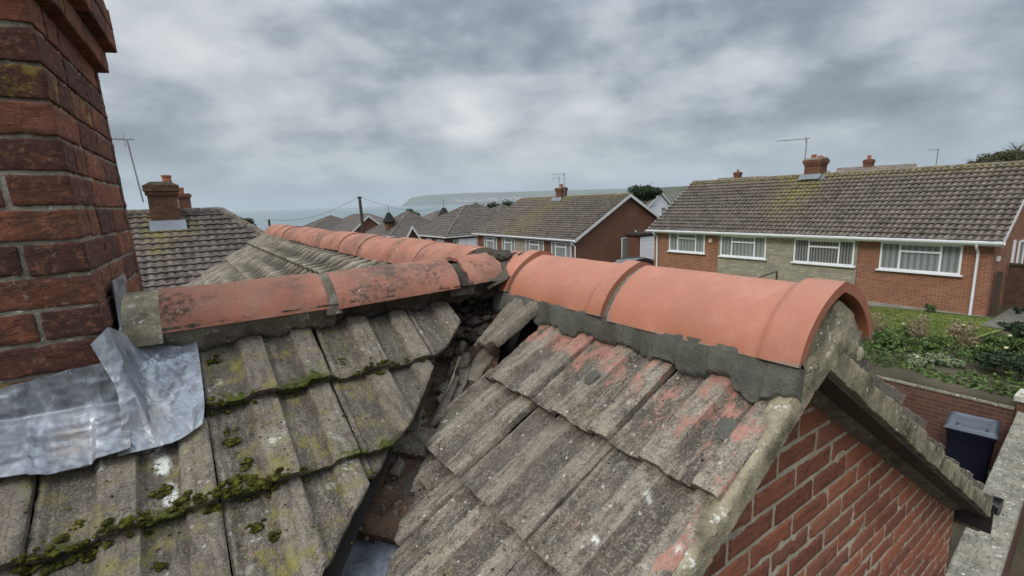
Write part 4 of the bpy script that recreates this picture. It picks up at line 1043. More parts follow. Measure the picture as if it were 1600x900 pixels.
lm = M('lawn_turf', .95, .1); lm.color(lm.ramp(lm.noise(1.6, 6, .7), [(.35, (.10, .14, .03)), (.65, (.19, .22, .06))])); lm.bump(lm.noise(50, 3), .8, .03)
sheet('lawn', 14.2, 21.85, 3.2, 18, .03, lm.m)
PAVE = plain('pinkish_paving', (.20, .17, .15), .9, .3, 3, bump=.5)
sheet('paving', 2.9, 10.6, -3.5, .75, .05, PAVE, 30)
PATHM = plain('path_concrete', (.12, .112, .095), .9, .25, 2.5, bump=.5)
sheet('path', 20.0, 30, 2.3, 3.75, .06, PATHM); sheet('driveway', 20.5, 30, 18.4, 24.8, .06, PATHM)
sheet('road', 12.5, 15.0, 12, 90, .05, plain('asphalt', (.05, .05, .052), .9, .2, 3))
wm = M('sea_water', .25, .5); wm.color(wm.ramp(wm.noise(.0012, 5, .6, co=wm.map((1, 3, 1), (0, 0, -AZ))), [(.35, (.060, .105, .115)), (.65, (.095, .145, .15))])); wm.bump(wm.noise(.06, 5, .7), .6, 3)
SEA = -22.
MB().add([(-30000, 150, SEA), (30000, 150, SEA), (40000, 42000, SEA), (-40000, 42000, SEA)], [(0, 1, 2, 3)]).build('sea', wm.m, None, kind='structure')
# headland with cliffs, and the hills behind the town
hm_ = M('headland_grass', .95, .1); s_ = hm_.sep()
hc = hm_.ramp(hm_.noise(.004, 6, .7), [(.35, (.045, .055, .035)), (.6, (.10, .105, .065)), (.75, (.15, .14, .09))])
cl_ = hm_.math('MULTIPLY', hm_.attr('cliff'), hm_.mask(hm_.noise(.01, 5, .7, co=hm_.map((1, 1, .3))), .2, .5))
hm_.color(hm_.mix(cl_, hc, (.10, .095, .085)))
def hill(name, cols, depth, seed, amp=6):
    """cols: (px, top py, distance) along the crest; real heights, real depth behind"""
    px = np.array([c_[0] for c_ in cols], float); py = np.array([c_[1] for c_ in cols], float); dd = np.array([c_[2] for c_ in cols], float)
    q = np.linspace(px[0], px[-1], 120); tp = np.interp(q, px, py); dq = np.interp(q, px, dd)
    rows = []; cl = []
    crest = np.array([bearing(a, b, d) for a, b, d in zip(q, tp, dq)])
    dirs = crest[:, :2]/np.linalg.norm(crest[:, :2], axis=1)[:, None]
    for f, hfrac in ((-.22, 0), (-.20, .22), (-.18, .5), (-.14, .62), (-.08, .82), (0, 1), (.3, .97), (.7, .7), (1.0, 0)):
        z_ = SEA-1+(crest[:, 2]-SEA+1)*hfrac
        z_ = z_+(amp*fbm(np.stack([q*.09, q*0+f*4, q*0+seed], -1), 4, seed) if 0 < hfrac < 1 else 0)
        xy = crest[:, :2]+dirs*f*depth
        rows.append(np.column_stack([xy, z_])); cl.append(np.full(len(q), 1. if f < -.15 else 0.))
    o = MB().grid(np.array(rows), cliff=np.array(cl)).build(name, hm_.m, None, True, kind='structure'); return o
hill('headland', [(629, 320, 9200), (634, 316.5, 9200), (641, 309, 9200), (655, 306.5, 9200), (668, 304.5, 9200), (700, 303, 9000), (740, 301, 8800), (800, 300, 8600), (860, 297.5, 8400), (930, 296, 8200), (1010, 294, 7800), (1100, 289, 7400), (1200, 285, 7200)], 3300, 3, 9)
hill('hill', [(985, 300, 1400), (1040, 292.5, 1350), (1070, 291, 1300), (1110, 288, 1250), (1180, 285, 1200), (1300, 283, 1000)], 500, 7, 3)

# pale seafront buildings under the headland
mb_mat = plain('far_pale_render', (.42, .41, .39), .8, .15, .02)
def far_block(px, py, d, w_, h_, i):
    p = bearing(px, py, d)
    o = MB().box(-w_/2, w_/2, -6, 6, 0, h_).prism([(-w_/2-.4, -6.4, h_), (w_/2+.4, -6.4, h_), (0, -6.4, h_+4)], (0, 12.8, 0)).build('seafront_building', mb_mat); o.location = (p[0], p[1], p[2]); o.rotation_euler = (0, 0, -math.atan2(p[0], p[1]))
    return tag(o, 'tiny pale building on the far shore under the headland', 'building', 'pale buildings on the far shore')
rr_ = random.Random(9)
for i in range(46):
    px = rr_.uniform(712, 815); far_block(px, 317.5-(px-712)*.055-rr_.uniform(0, 4.0), rr_.uniform(6300, 6600), rr_.uniform(20, 60), rr_.uniform(12, 24), i)

# ------------------------------------------------------------------ parts for houses
def frame_x(X0, sx):       # facade in the plane x = X0, outward sx
    return lambda u, z, d: (X0+sx*d, u, z)
def frame_y(Y0, sy):
    return lambda u, z, d: (u, Y0+sy*d, z)
def fbox(mb, fr, u0, u1, z0, z1, d0, d1):
    P = [fr(u, z, d) for u in (u0, u1) for z in (z0, z1) for d in (d0, d1)]
    xs_, ys_, zs_ = zip(*P); mb.box(min(xs_), max(xs_), min(ys_), max(ys_), min(zs_), max(zs_))
def window(parent, fr, u0, u1, z0, z1, style=3, curt=None, sill=True, flip=False):
    """recessed look kept by a proud frame: outer frame, mullions, opening casements, pane, curtain and sill"""
    t = .06; m_ = MB()
    fbox(m_, fr, u0, u1, z0, z0+t, -.02, .05); fbox(m_, fr, u0, u1, z1-t, z1, -.02, .05)
    fbox(m_, fr, u0, u0+t, z0+t, z1-t, -.02, .05); fbox(m_, fr, u1-t, u1, z0+t, z1-t, -.02, .05)
    W = u1-u0
    if style == 3:
        a, b = u0+.24*W, u0+.74*W
        for c_ in (a, b): fbox(m_, fr, c_-.03, c_+.03, z0+t, z1-t, -.02, .05)
        zt = z0+.70*(z1-z0); fbox(m_, fr, a+.03, b-.03, zt-.035, zt+.035, -.02, .062)
        fbox(m_, fr, a+.03, b-.03, z1-t-.03, z1-t, -.02, .062)
    elif style == 2:
        a, b = u0+.26*W, u0+.78*W
        fbox(m_, fr, a-.04, a+.04, z0+t, z1-t, -.02, .05); fbox(m_, fr, b-.04, b+.04, z0+t, z1-t, -.02, .05)
        zt = z0+.72*(z1-z0); fbox(m_, fr, a+.04, b-.04, zt-.035, zt+.035, -.02, .062)
    elif style == 1:
        pass
    wobj = m_.build('window', WHITE, parent)
    p_ = MB(); fbox(p_, fr, u0+.02, u1-.02, z0+.02, z1-.02, .022, .028); q = p_.build('pane', GLASS, wobj)
    c_ = MB(); fbox(c_, fr, u0+.03, u1-.03, z0+.03, z1-.03, .003, .007); c_.build('curtain', curt or CURT, wobj)
    if sill:
        s_ = MB(); fbox(s_, fr, u0-.08, u1+.08, z0-.055, z0-.002, -.01, .12); s_.build('sill', WHITE, wobj)
    return wobj
def aerial(parent_none, base, h, arm, label, lean=(0, 0), n=7, thin=.012, boom=1.4):
    o = thing('tv_aerial', base, label, 'aerial')
    b = Vector(base); t = b+Vector((lean[0], lean[1], h))
    MB().tube([b, t], thin*1.3, 6).build('mast', plain_alu, o)
    m_ = MB(); d = Vector(arm).normalized(); e = t+d*boom; s_ = t-d*.15
    m_.tube([s_, e], thin, 5); side = d.cross(Vector((0, 0, 1))).normalized()
    for i in range(n):
        c_ = t+d*(.1+i*(boom-.12)/(n-1)); l_ = .22-.012*i
        m_.tube([c_-side*l_, c_+side*l_], thin*.5, 4)
    m_.tube([t+d*.05+Vector((0, 0, .16)), t+d*.05-Vector((0, 0, .2))], thin*.6, 4)
    m_.build('antenna', plain_alu, o); return o
plain_alu = plain('dull_aluminium', (.20, .20, .21), .6, .1, 5, .4)
FLASH = plain('pale_flashing', (.17, .19, .21), .6, .2, 2)
def chimney(parent, x0, x1, y0, y1, z0, z1, pots, mat=None, cap=True, flash=True, name='chimney'):
    mat = mat or FB2
    m_ = MB().box(x0, x1, y0, y1, z0, z1-.30); m_.box(x0-.04, x1+.04, y0-.04, y1+.04, z1-.30, z1-.20); m_.box(x0-.07, x1+.07, y0-.07, y1+.07, z1-.20, z1-.05)
    c_ = m_.build(name, mat, parent)
    MB().prism([(x0-.05, y0-.05, z1-.05), (x1+.05, y0-.05, z1-.05), (x1-.1, y0-.05, z1+.04), (x0+.1, y0-.05, z1+.04)], (0, y1-y0+.1, 0)).build('flaunching', MORT_OLD, c_)
    for (px_, py_, r, h_, kind) in pots:
        m2 = MB()
        if kind == 'pot': m2.tube([(px_, py_, z1), (px_, py_, z1+h_*.8), (px_, py_, z1+h_*.82), (px_, py_, z1+h_)], [r, r*.85, r*1.08, r*1.05], 14)
        else: m2.tube([(px_, py_, z1), (px_, py_, z1+h_*.5)], r*.7, 12); m2.tube([(px_, py_, z1+h_*.5), (px_, py_, z1+h_*.75), (px_, py_, z1+h_)], [r*1.25, r*1.1, r*.3], 12)
        o = m2.build('chimney_pot', POT, c_); smooth_by_angle(o, 40)
    return c_
def fascia(parent, X0, y0, y1, z, sx=-1, name='gutter'):
    m_ = MB(); m_.box(X0-.02 if sx < 0 else X0, X0 if sx < 0 else X0+.02, y0, y1, z-.10, z+.06)
    n_ = 9; 
    pr = [(X0+sx*(.075-.06*math.cos(a)), z+.03-.085*math.sin(a)) for a in np.linspace(0, math.pi, n_)]
    P = np.array([[(a, y, b) for a, b in pr] for y in (y0-.05, y1+.05)]); Q = P+np.array([0, 0, .012]); m_.shell(P, Q)
    return m_.build(name, WHITE, parent)
def gable_house(name, X0, XD, y0, y1, zb, ze, rise, wallm, roofm, label, over=.35, vover=.25, gauge=.31, pitch=.205, step=.058, roll=.034, lich=None, nper=7, cat='house', jit=.012, barge=.16):
    """ridge along y; X0 front facade, XD back"""
    xm = (X0+XD)/2; tanp = rise/(xm-X0+over); sl = math.atan(tanp); c_, s_ = math.cos(sl), math.sin(sl)
    H = thing(name, ((X0+XD)/2, (y0+y1)/2, zb), label, cat)
    zr = ze+rise
    w_ = MB(); zw = ze+over*tanp-.08
    w_.prism([(X0, y0, zb), (XD, y0, zb), (XD, y0, zw), (xm, y0, zr-.10), (X0, y0, zw)], (0, y1-y0, 0)); wo2 = w_.build('wall', wallm, H)
    Lr = (xm-X0+over)/c_
    f1 = lambda u, v, h: np.stack([xm-v*c_-h*s_, u, zr-v*s_+h*c_], -1)
    f2 = lambda u, v, h: np.stack([xm+v*c_+h*s_, -u, zr-v*s_+h*c_], -1)
    mb = roof_surface(f1, y0-vover, y1+vover, 0, Lr, gauge, pitch, nper, step, roll, jit=jit, lich=lich)
    # turn the front slope upright by reversing nothing: both sides shade the same
    m2 = roof_surface(f2, -y1-vover, -y0+vover, 0, Lr, gauge*2, pitch*2, 4, step, roll)
    mb.add(np.concatenate(m2.v), m2.f, **{k_: a_ for k_, a_ in m2.at.items()})
    rf = mb.build('roof', roofm, H)
    # underside so that the eaves have thickness
    MB().prism([(X0-over, y0-vover+.02, ze-.05), (xm, y0-vover+.02, zr-.04), (XD+over, y0-vover+.02, ze-.05), (XD+over, y0-vover+.02, ze-.02), (xm, y0-vover+.02, zr-.012), (X0-over, y0-vover+.02, ze-.02)], (0, y1-y0+2*vover-.04, 0)).build('roof_underside', SOFF, H)
    # ridge tiles
    m3 = MB(); n_ = int((y1-y0+2*vover)/.45)
    for i in range(n_):
        a = y0-vover+i*.45; X1, Z1 = arch(9, .13, .10, flare=.1)
        P = np.array([[(xm+x_, yy_, zr-.02+z_) for x_, z_ in zip(X1, Z1)] for yy_ in (a, a+.44)]); m3.grid(P, **({'lichen': np.ones(18)*.5} if lich else {}))
    m3.build('ridge_capping', roofm, H)
    # bargeboards on the near and far gables
    for yy_ in (y0-vover-.012, y1+vover-.012):
        MB().prism([(X0-over-.02, yy_, ze-barge), (xm, yy_, zr-barge), (XD+over+.02, yy_, ze-barge), (XD+over+.02, yy_, ze+.02), (xm, yy_, zr+.02), (X0-over-.02, yy_, ze+.02)], (0, .024, 0)).build('bargeboard', WHITED, H)
    MB().box(X0-over+.02, X0, y0-vover, y1+vover, ze-.10, ze-.075).build('soffit', WHITE, H)
    fascia(H, X0-over, y0-vover, y1+vover, ze-.03)
    H['_'] = 0; del H['_']
    return H, (f1, xm, zr, tanp)
def downpipe(parent, pts, mat=WHITE, r=.04):
    o = MB().tube(pts, r, 10).build('downpipe', mat, parent); smooth_by_angle(o, 50); return o

# ------------------------------------------------------------------ right house (semi detached bungalows)
lichR = lambda X, Y, Z: np.clip(.0+.95*np.exp(-((Y-11.6)/.9)**2)*np.exp(-((Z-.1)/1.0)**2)*1.0+.55*np.exp(-((Z-.75)/.25)**2), 0, 1)
RH, (f1, xm, zr, tp) = gable_house('semi_detached_bungalow', 22.2, 29.6, 4.05, 18.0, -4.75, -1.86, 2.62, FB1, FROOF1, 'large right hand brick bungalow pair with stone panel, four white windows and brown tiled roof', lich=lichR)
MB().box(22.160, 22.185, 7.95, 14.0, -4.5, -1.98).build('stone_panel', STONE, RH)
F = frame_x(22.185, -1); F0 = frame_x(22.2, -1)
window(RH, F0, 4.82, 7.20, -3.06, -2.02); window(RH, frame_x(22.160, -1), 8.05, 10.36, -3.04, -2.02, curt=BLIND); window(RH, frame_x(22.160, -1), 11.60, 13.86, -3.02, -2.0); window(RH, F0, 14.78, 16.97, -2.98, -1.95)
MB().box(22.14, 22.2, 4.05, 7.9, -4.62, -4.40).build('plinth', plain('grey_render', (.26, .25, .22), .9, .2, 3), RH)
downpipe(RH, [(21.78, 4.42, -1.93), (21.80, 4.42, -2.05), (22.12, 4.42, -2.25), (22.13, 4.42, -4.5)]); downpipe(RH, [(21.78, 17.75, -1.93), (21.80, 17.75, -2.05), (22.12, 17.75, -2.22), (22.13, 17.75, -4.9)])
window(RH, frame_y(4.05, -1), 25.6, 26.5, -3.2, -2.1, 1); 
d_ = MB(); fbox(d_, frame_y(4.05, -1), 24.75, 24.95, -4.1, -2.0, 0, .05); d_.build('door_frame', WHITE, RH)
MB().box(22.6, 22.78, 3.97, 4.05, -2.55, -2.4).build('meter_box', WHITE, RH)  # small white meter box on the end wall
o = MB().tube([(22.199, 14.45, -2.3), (22.13, 14.45, -2.3)], .11, 12).build('alarm_box', plain('cream_plastic', (.6, .52, .42), .5), RH)
ch = chimney(RH, 25.55, 26.30, 11.05, 11.75, .3, 1.52, [(25.85, 11.2, .12, .16, 'cowl'), (26.0, 11.55, .12, .22, 'pot')], FB2)
fl = MB(); fl.prism([(25.30, 10.95, .56), (25.55, 10.95, .72), (25.55, 10.95, .80), (25.53, 10.95, .80)], (0, .95, 0)); fl.prism([(25.4, 10.82, .44), (26.1, 10.82, .82), (26.1, 10.82, .92), (25.4, 10.82, .56)], (0, .14, 0)); fl.build('flashing', FLASH, ch)
p0 = bearing(1257, 258, 28.2); aerial(None, tuple(p0), 1.25, (-.2, 1, .02), 'tall thin tv aerial beside the big brick chimney of the right bungalows', (.05, .0), boom=1.3, thin=.02)

# middle house
MH, _ = gable_house('semi_detached_bungalow', 22.7, 33.3, 25.2, 38.6, -6.0, -2.80, 3.05, FB2, FROOF1, 'middle brick bungalow pair with plain brown gable wall facing us and tall white bargeboard', lich=lambda X, Y, Z: np.clip(.0+.5*np.exp(-((Y-33)/1.5)**2)+.5*np.exp(-((Z-.2)/.2)**2), 0, 1), barge=.22)
Fm = frame_x(22.7, -1)
def at_plane(px, X0):
    d = _ri*(px-800)/FPX+_uc*(450-385)/FPX+_fw; return d[1]*X0/d[0]
for a, b in ((862, 893), (822, 850), (785, 805), (757, 777)):
    y1_, y0_ = at_plane(a, 22.7), at_plane(b, 22.7); window(MH, Fm, y0_, y1_, -4.25, -3.05, 2)
ya, yb = at_plane(852, 22.7), at_plane(820, 22.7)
MB().box(22.66, 22.698, at_plane(822, 22.7), at_plane(806, 22.7), -5.6, -2.9).build('stone_panel', STONE, MH)
downpipe(MH, [(22.32, 25.25, -2.9), (22.34, 25.2, -3.05), (22.6, 25.15, -3.25), (22.6, 25.15, -5.4)]); downpipe(MH, [(22.32, 38.5, -2.9), (22.6, 38.6, -3.15), (22.6, 38.6, -5.4)])
dd_ = MB(); fm = frame_y(25.2, -1)
do = window(MH, fm, 27.3, 28.25, -4.95, -2.98, 1, sill=False); 
downpipe(MH, [(28.75, 25.1, -5.1), (28.75, 25.1, -2.5)], WHITED, .07)
mch = chimney(MH, 27.55, 28.25, 32.4, 33.1, -.1, 1.02, [(27.8, 32.6, .14, .3, 'pot'), (28.1, 33.0, .14, .26, 'pot')], FB2)
MB().prism([(27.2, 32.15, -.12), (27.45, 32.15, .02), (27.45, 32.15, .22), (27.43, 32.15, .22)], (0, 1.3, 0)).build('flashing', FLASH, mch)
p0 = bearing(882, 318, 42.5); aerial(None, tuple(p0), 2.5, (-.75, .65, 0), 'slim tv aerial on the middle bungalow chimney', (0, 0), thin=.022, boom=1.0)
p0 = bearing(874, 292, 42.0); aerial(None, tuple(p0), .75, (-.9, .4, 0), 'short low tv aerial above the middle bungalow chimney pots', (0, 0), thin=.018, boom=.7)
# garage, car, bin
GA = thing('garage', (29.3, 24.6, -5.2), 'flat roofed garage with white door between the middle and right bungalows', 'garage')
MB().box(27.9, 31.6, 24.1, 25.15, -5.4, -2.78).build('wall', FB2, GA); MB().box(27.7, 31.8, 23.9, 25.18, -2.78, -2.62).build('flat_roof', SOFF, GA)
m_ = MB()
for i in range(7): m_.box(28.1, 30.35, 24.04+(i % 2)*.004, 24.095, -5.1+i*.31, -5.1+i*.31+.300)
m_.build('garage_door', WHITE, GA)
def car(loc, rz, label):
    o = thing('parked_car', loc, label, 'car')
    paint = plain('dark_green_paint', (.022, .030, .030), .25, .1, 2, .6)
    # body: lofted cross sections along the length
    prof_ = [(-2.0, .55, .62), (-1.95, .35, .80), (-1.2, .22, .92), (-.95, .2, .95), (1.45, .2, .98), (1.9, .25, .92), (2.02, .4, .7)]
    secs = []
    for x, zl, zh in prof_:
        wd = .84*(1-.10*abs(x/2.0)**4)
        secs.append([(x, -wd*.9, zl), (x, -wd, (zl+zh)/2), (x, -wd*.93, zh), (x, -wd*.5, zh+.035), (x, 0, zh+.045), (x, wd*.5, zh+.035), (x, wd*.93, zh), (x, wd, (zl+zh)/2), (x, wd*.9, zl), (x, 0, zl-.02), (x, -wd*.9, zl)])
    b = MB().grid(np.array(secs)); b.add(secs[0][:-1], [tuple(range(10))]); b.add(secs[-1][:-1], [tuple(range(10))[::-1]])
    cs_ = [(-1.15, .95, .78), (-.55, 1.38, .62), (0, 1.45, .60), (.9, 1.42, .60), (1.35, 1.30, .60), (1.8, .98, .74)]
    body = b.build('body', paint, o); smooth_by_angle(body, 50)
    c2 = [[(x, -wd-.03, .93), (x, -wd*.97, z*.97), (x, -wd*.8, z), (x, 0, z+.03), (x, wd*.8, z), (x, wd*.97, z*.97), (x, wd+.03, .93)] for x, z, wd in cs_]
    cb_ = MB().grid(np.array(c2)).build('roof', paint, o); smooth_by_angle(cb_, 40)
    gl = MB().add([(-1.14, -.66, .99), (-1.14, .66, .99), (-.60, .56, 1.37), (-.60, -.56, 1.37)], [(0, 1, 2, 3)]); gl.add([(-.5, -.655, 1.0), (1.2, -.655, 1.0), (1.1, -.615, 1.34), (-.35, -.615, 1.34)], [(0, 1, 2, 3)]); gl.build('glazing', GLASS_D, o)
    for x in (-1.25, 1.25):
        for y in (-.78, .78):
            wh = MB().tube([(x, y-.1, .31), (x, y+.1, .31)], .31, 20).build('wheel', BLACKP, o)
    for y in (-.6, .6): MB().box(-2.0, -1.93, y-.14, y+.14, .62, .74).build('headlight', WHITE, o)
    for c_ in o.children:
        c_.data.transform(Matrix.Identity(4))
    o.rotation_euler = (0, 0, rz); return o
GLASS_D = plain('dark_glazing', (.02, .024, .028), .08, .1, 2, .8)
def fixlocal(fn, *a, **k):
    """things modelled around their own origin: build() subtracts the parent's location, so put it back"""
    o = fn(*a, **k); v = Vector(o.location)
    for c_ in o.children: 
        c_.data.transform(Matrix.Translation(v))
        for d_ in c_.children: d_.data.transform(Matrix.Translation(v))
    return o
fixlocal(car, (22.7, 20.2, -5.13), R_(8), 'dark car parked on the drive between the middle and right bungalows')
def wheelie(loc, rz, label, colr, grp=None):
    o = thing('wheelie_bin', loc, label, 'bin', grp); m_ = MB()
    rows = []
    for z, a, b in ((.06, .23, .26), (.5, .255, .30), (.90, .275, .345), (.92, .29, .36), (.97, .29, .36)):
        q = []
        for (sx, sy) in ((1, 1), (-1, 1), (-1, -1), (1, -1)):
            for t in ((0, 1, 2) if sx*sy > 0 else (2, 1, 0)):
                r = .045; ang = [0, math.pi/4, math.pi/2][t]; q.append((sx*(a-r+r*math.cos(ang)), sy*(b-r+r*math.sin(ang)), z))
        q.append(q[0]); rows.append(q)
    body = m_.grid(np.array(rows)); body.add(rows[0][:-1], [tuple(range(12))]); bo = body.build('body', colr, o); smooth_by_angle(bo, 50)
    m2 = MB(); S, T = np.meshgrid(np.linspace(-1, 1, 21), np.linspace(-1, 1, 23))
    X2 = .31*np.sign(S)*np.abs(S)**.9; Y2 = .385*T
    rim = np.minimum(1-np.abs(S), 1-np.abs(T)); Z2 = .985+.045*sst(0, .18, rim)-.016*trap(np.abs(S), .0, .62, .05)*trap(np.abs(T), .0, .70, .05)+.012*trap(np.abs(S), .3, .42, .05)*trap(T, -.75, -.45, .06)
    P = np.stack([X2, Y2, Z2], -1); Q = P.copy(); Q[..., 2] = .972
    lid = m2.shell(P, Q).build('lid', BINLID, o); smooth_by_angle(lid, 50)
    m3 = MB().tube([(-.24, .42, .93), (.24, .42, .93)], .018, 8); m3.tube([(-.24, .42, .93), (-.24, .34, .93)], .018, 8); m3.tube([(.24, .42, .93), (.24, .34, .93)], .018, 8); m3.build('handle', colr, o)
    for s in (-1, 1): MB().tube([(s*.24, .30, .10), (s*.29, .30, .10)], .10, 16).build('wheel', BLACKP, o)
    for s in (-.17, .17): MB().tube([(s, -.25, 1.02), (s, -.17, 1.035), (s, -.13, 1.02)], .012, 6).build('lid_grip', BLACKP, lid)
    o.rotation_euler = (0, 0, rz); return o
BINLID = plain('bin_lid_plastic', (.045, .055, .070), .33, .3, 4, .5)
NAVY = plain('navy_bin_plastic', (.006, .008, .020), .45, .2, 3, .4); BLUEB = plain('blue_bin_plastic', (.012, .032, .11), .5, .2, 3, .4)
fixlocal(wheelie, (9.97, 1.78, -4.72), R_(-82), 'dark navy wheelie bin with black lid below the garden wall', NAVY)
fixlocal(wheelie, (25.6, 21.0, -5.13), R_(20), 'bright blue wheelie bin beside the right bungalow corner', BLUEB)

# ------------------------------------------------------------------ left house with hipped roof
LH = thing('hipped_bungalow', (-2.5, 16.2, -4.9), 'brown hipped roof bungalow just beyond our chimney, yellow lichen under its stack', 'house')
YR, ZR_, tl = 16.2, .03, math.tan(R_(38)); cl, sl2 = math.cos(R_(38)), math.sin(R_(38))
Lr = 4.6/cl
f1 = lambda u, v, h: np.stack([u, YR-v*cl-h*sl2, ZR_-v*sl2+h*cl], -1)
x_end = 1.08
lichL = lambda X, Y, Z: np.clip(.02+.9*np.exp(-((X+.50)/.26)**2)*sst(-1.5, -.5, Z)+.7*np.exp(-((X-.0)/.35)**2)*np.exp(-((Z+.45)/.2)**2)+.3*np.exp(-((X-.3)/.3)**2)*np.exp(-((Z+.2)/.2)**2), 0, 1)
mb = roof_surface(f1, -6, 9, 0, Lr, .215, .20, 8, .040, .026, clipr=lambda v: x_end+v*cl*.92, jit=.01, lich=lichL)
f2 = lambda u, v, h: np.stack([x_end+v*cl+h*sl2, u, ZR_-v*sl2+h*cl], -1)
m2 = roof_surface(f2, YR-5, YR+5, 0, Lr, .215, .20, 6, .035, .022, clipl=lambda v: YR-v*cl/1.0, clipr=lambda v: YR+v*cl)
mb.add(np.concatenate(m2.v), m2.f)
f3 = lambda u, v, h: np.stack([-u, YR+v*cl+h*sl2, ZR_-v*sl2+h*cl], -1)
m2 = roof_surface(f3, -9, 6, 0, Lr, .6, .6, 4, .03, .02, clipl=lambda v: -(x_end+v*cl)); mb.add(np.concatenate(m2.v), m2.f)
mb.build('roof', FROOF2, LH)
m3 = MB()
def cap_line(m3, a, b, r=.12, seg=.45):
    a, b = Vector(a), Vector(b); n_ = max(1, int((b-a).length/seg)); d = (b-a)/n_
    for i in range(n_): m3.tube([a+d*i, a+d*(i+.97)], [r, r*1.05], 10)
cap_line(m3, (-6, YR, ZR_-.02), (x_end, YR, ZR_-.02)); cap_line(m3, (x_end, YR, ZR_-.02), (x_end+4.2, YR-4.45, ZR_-4.5*tl+.02))
m3.build('ridge_capping', FROOF1, LH)
MB().box(-5.8, x_end+4.2, YR-4.3, YR+4.3, -4.95, ZR_-4.6*tl+.15).build('wall', FB2, LH)
lc = chimney(LH, -.55, .09, 15.75, 16.6, -.4, .78, [(-.08, 16.05, .115, .22, 'pot')], mat_far_brick('stack_brick', (.145, .078, .048), (.085, .050, .034), (.05, .036, .028)))
MB().prism([(-.60, 15.52, -.435), (-.60, 15.74, -.27), (-.60, 15.745, -.18), (-.60, 15.73, -.18)], (.80, 0, 0)).build('flashing', FLASH, lc)
LB = thing('brick_chimney', (.42, 19.5, -4.9), 'small brown brick chimney peeping out behind the larger left stack', 'chimney')
MB().box(.12, .46, 19.2, 19.8, -4.9, .62).build('stack', FB2, LB); MB().box(.08, .50, 19.16, 19.84, .50, .60).build('cap', FB2, LB)
MB().tube([(.22, 19.5, .62), (.22, 19.5, .82)], [.10, .11], 12).build('chimney_pot', POT, LB)
p0 = bearing(224, 316, 15.7); aerial(None, tuple(p0), 1.55, (-1, .1, 0), 'thin leaning tv aerial left of the left house chimney', (-.12, 0), thin=.014, boom=.42, n=4)

# ------------------------------------------------------------------ houses towards the sea
def corner_from(px, h):
    p = bearing(px, 350, h); return p[0], p[1]
def hip_house(px, h, w_, d_, ze, zr, label, roofm=FROOF3, wallm=FB2, windows=(), dz=2.7, gauge=.5):
    """near corner at pixel bearing px and distance h; w along x, d along y"""
    x0, y0 = corner_from(px, h); x1, y1 = x0+w_, y0+d_
    H = thing('hipped_house', ((x0+x1)/2, (y0+y1)/2, ze-dz), label, 'house')
    MB().box(x0+.3, x1-.3, y0+.3, y1-.3, ze-dz, ze-.02).build('wall', wallm, H)
    mb = MB(); half = min(w_, d_)/2; sl_ = math.atan((zr-ze)/half); c_, s_ = math.cos(sl_), math.sin(sl_); Lr = half/c_
    xm, ym = (x0+x1)/2, (y0+y1)/2
    if d_ >= w_: ra, rb_ = (xm, y0+half), (xm, y1-half)
    else: ra, rb_ = (x0+half, ym), (x1-half, ym)
    faces = [(lambda u, v, hh: np.stack([x0+half-v*c_-hh*s_, u, zr-v*s_+hh*c_], -1), ra[1], rb_[1]),
             (lambda u, v, hh: np.stack([x1-half+v*c_+hh*s_, u, zr-v*s_+hh*c_], -1), ra[1], rb_[1]),
             (lambda u, v, hh: np.stack([u, y0+half-v*c_-hh*s_, zr-v*s_+hh*c_], -1), ra[0], rb_[0]),
             (lambda u, v, hh: np.stack([u, y1-half+v*c_+hh*s_, zr-v*s_+hh*c_], -1), ra[0], rb_[0])]
    for f, a, b in faces:
        m2 = roof_surface(f, -1e4, 1e4, 0, Lr, gauge, .6, 3, .04, .03, clipl=lambda v: a-v*c_, clipr=lambda v: b+v*c_)
        mb.add(np.concatenate(m2.v), m2.f)
    mb.build('roof', roofm, H)
    m3 = MB(); z_ = .02
    cap_line(m3, (*ra, zr+z_), (*rb_, zr+z_+.001), .13, .9)
    for (c0, r0) in (((x0, y0), ra), ((x1, y0), ra if d_ >= w_ else rb_), ((x0, y1), rb_ if d_ >= w_ else ra), ((x1, y1), rb_)):
        cap_line(m3, (*r0, zr+z_), (*c0, ze+z_), .12, .9)
    m3.build('ridge_capping', FROOF1, H)
    MB().box(x0-.08, x0+.02, y0-.08, y1+.08, ze-.14, ze-.01).box(x0+.02, x1+.08, y0-.08, y0+.02, ze-.14, ze-.01).build('gutter', WHITED, H)
    for (side, a, b, z0_, z1_) in windows:
        fr_ = frame_x(x0+.3, -1) if side == 'x' else frame_y(y0+.3, -1)
        o_ = y0 if side == 'x' else x0
        window(H, fr_, o_+a, o_+b, ze+z0_, ze+z1_, 2)
    return H, (x0, y0, x1, y1)
H5, b5 = hip_house(695, 50, 13, 11, -3.35, -.35, 'hipped bungalow with two white roller doors right of the cone shaped turret', FROOF3, windows=(('y', 1.0, 2.6, -1.6, -.4), ('y', 3.2, 4.4, -1.6, -.4), ('y', 6.6, 8.2, -2.2, -.6), ('x', 1, 2.6, -1.6, -.4), ('x', 4, 5.2, -1.6, -.4)))
m_ = MB()
for (a, b) in ((716, 724), (728, 740)):
    xa, xb = [bearing(q, 370, 50)[0]*(b5[1]+.2)/bearing(q, 370, 50)[1] for q in (a, b+3)]
    m_.box(xa, xb, b5[1]+.12, b5[1]+.26, -5.6, -3.7)
m_.build('roller_door', WHITE, H5)
hip_house(608, 68, 10, 11, -4.1, -1.05, 'dark hipped bungalow behind the old ridge, left of the small white gable', FROOF3, windows=(('y', 1, 2.5, -1.7, -.5), ('y', 4, 5.5, -1.7, -.5)))
hip_house(478, 105, 13, 13, -4.6, -1.7, 'low hipped bungalow nearest the sea, leftmost beyond the ridge', FROOF3, windows=(('y', 1, 3, -1.8, -.5),))
hip_house(668, 92, 9, 9, -3.6, -1.35, 'small far roof seen between two hipped bungalows', FROOF2)
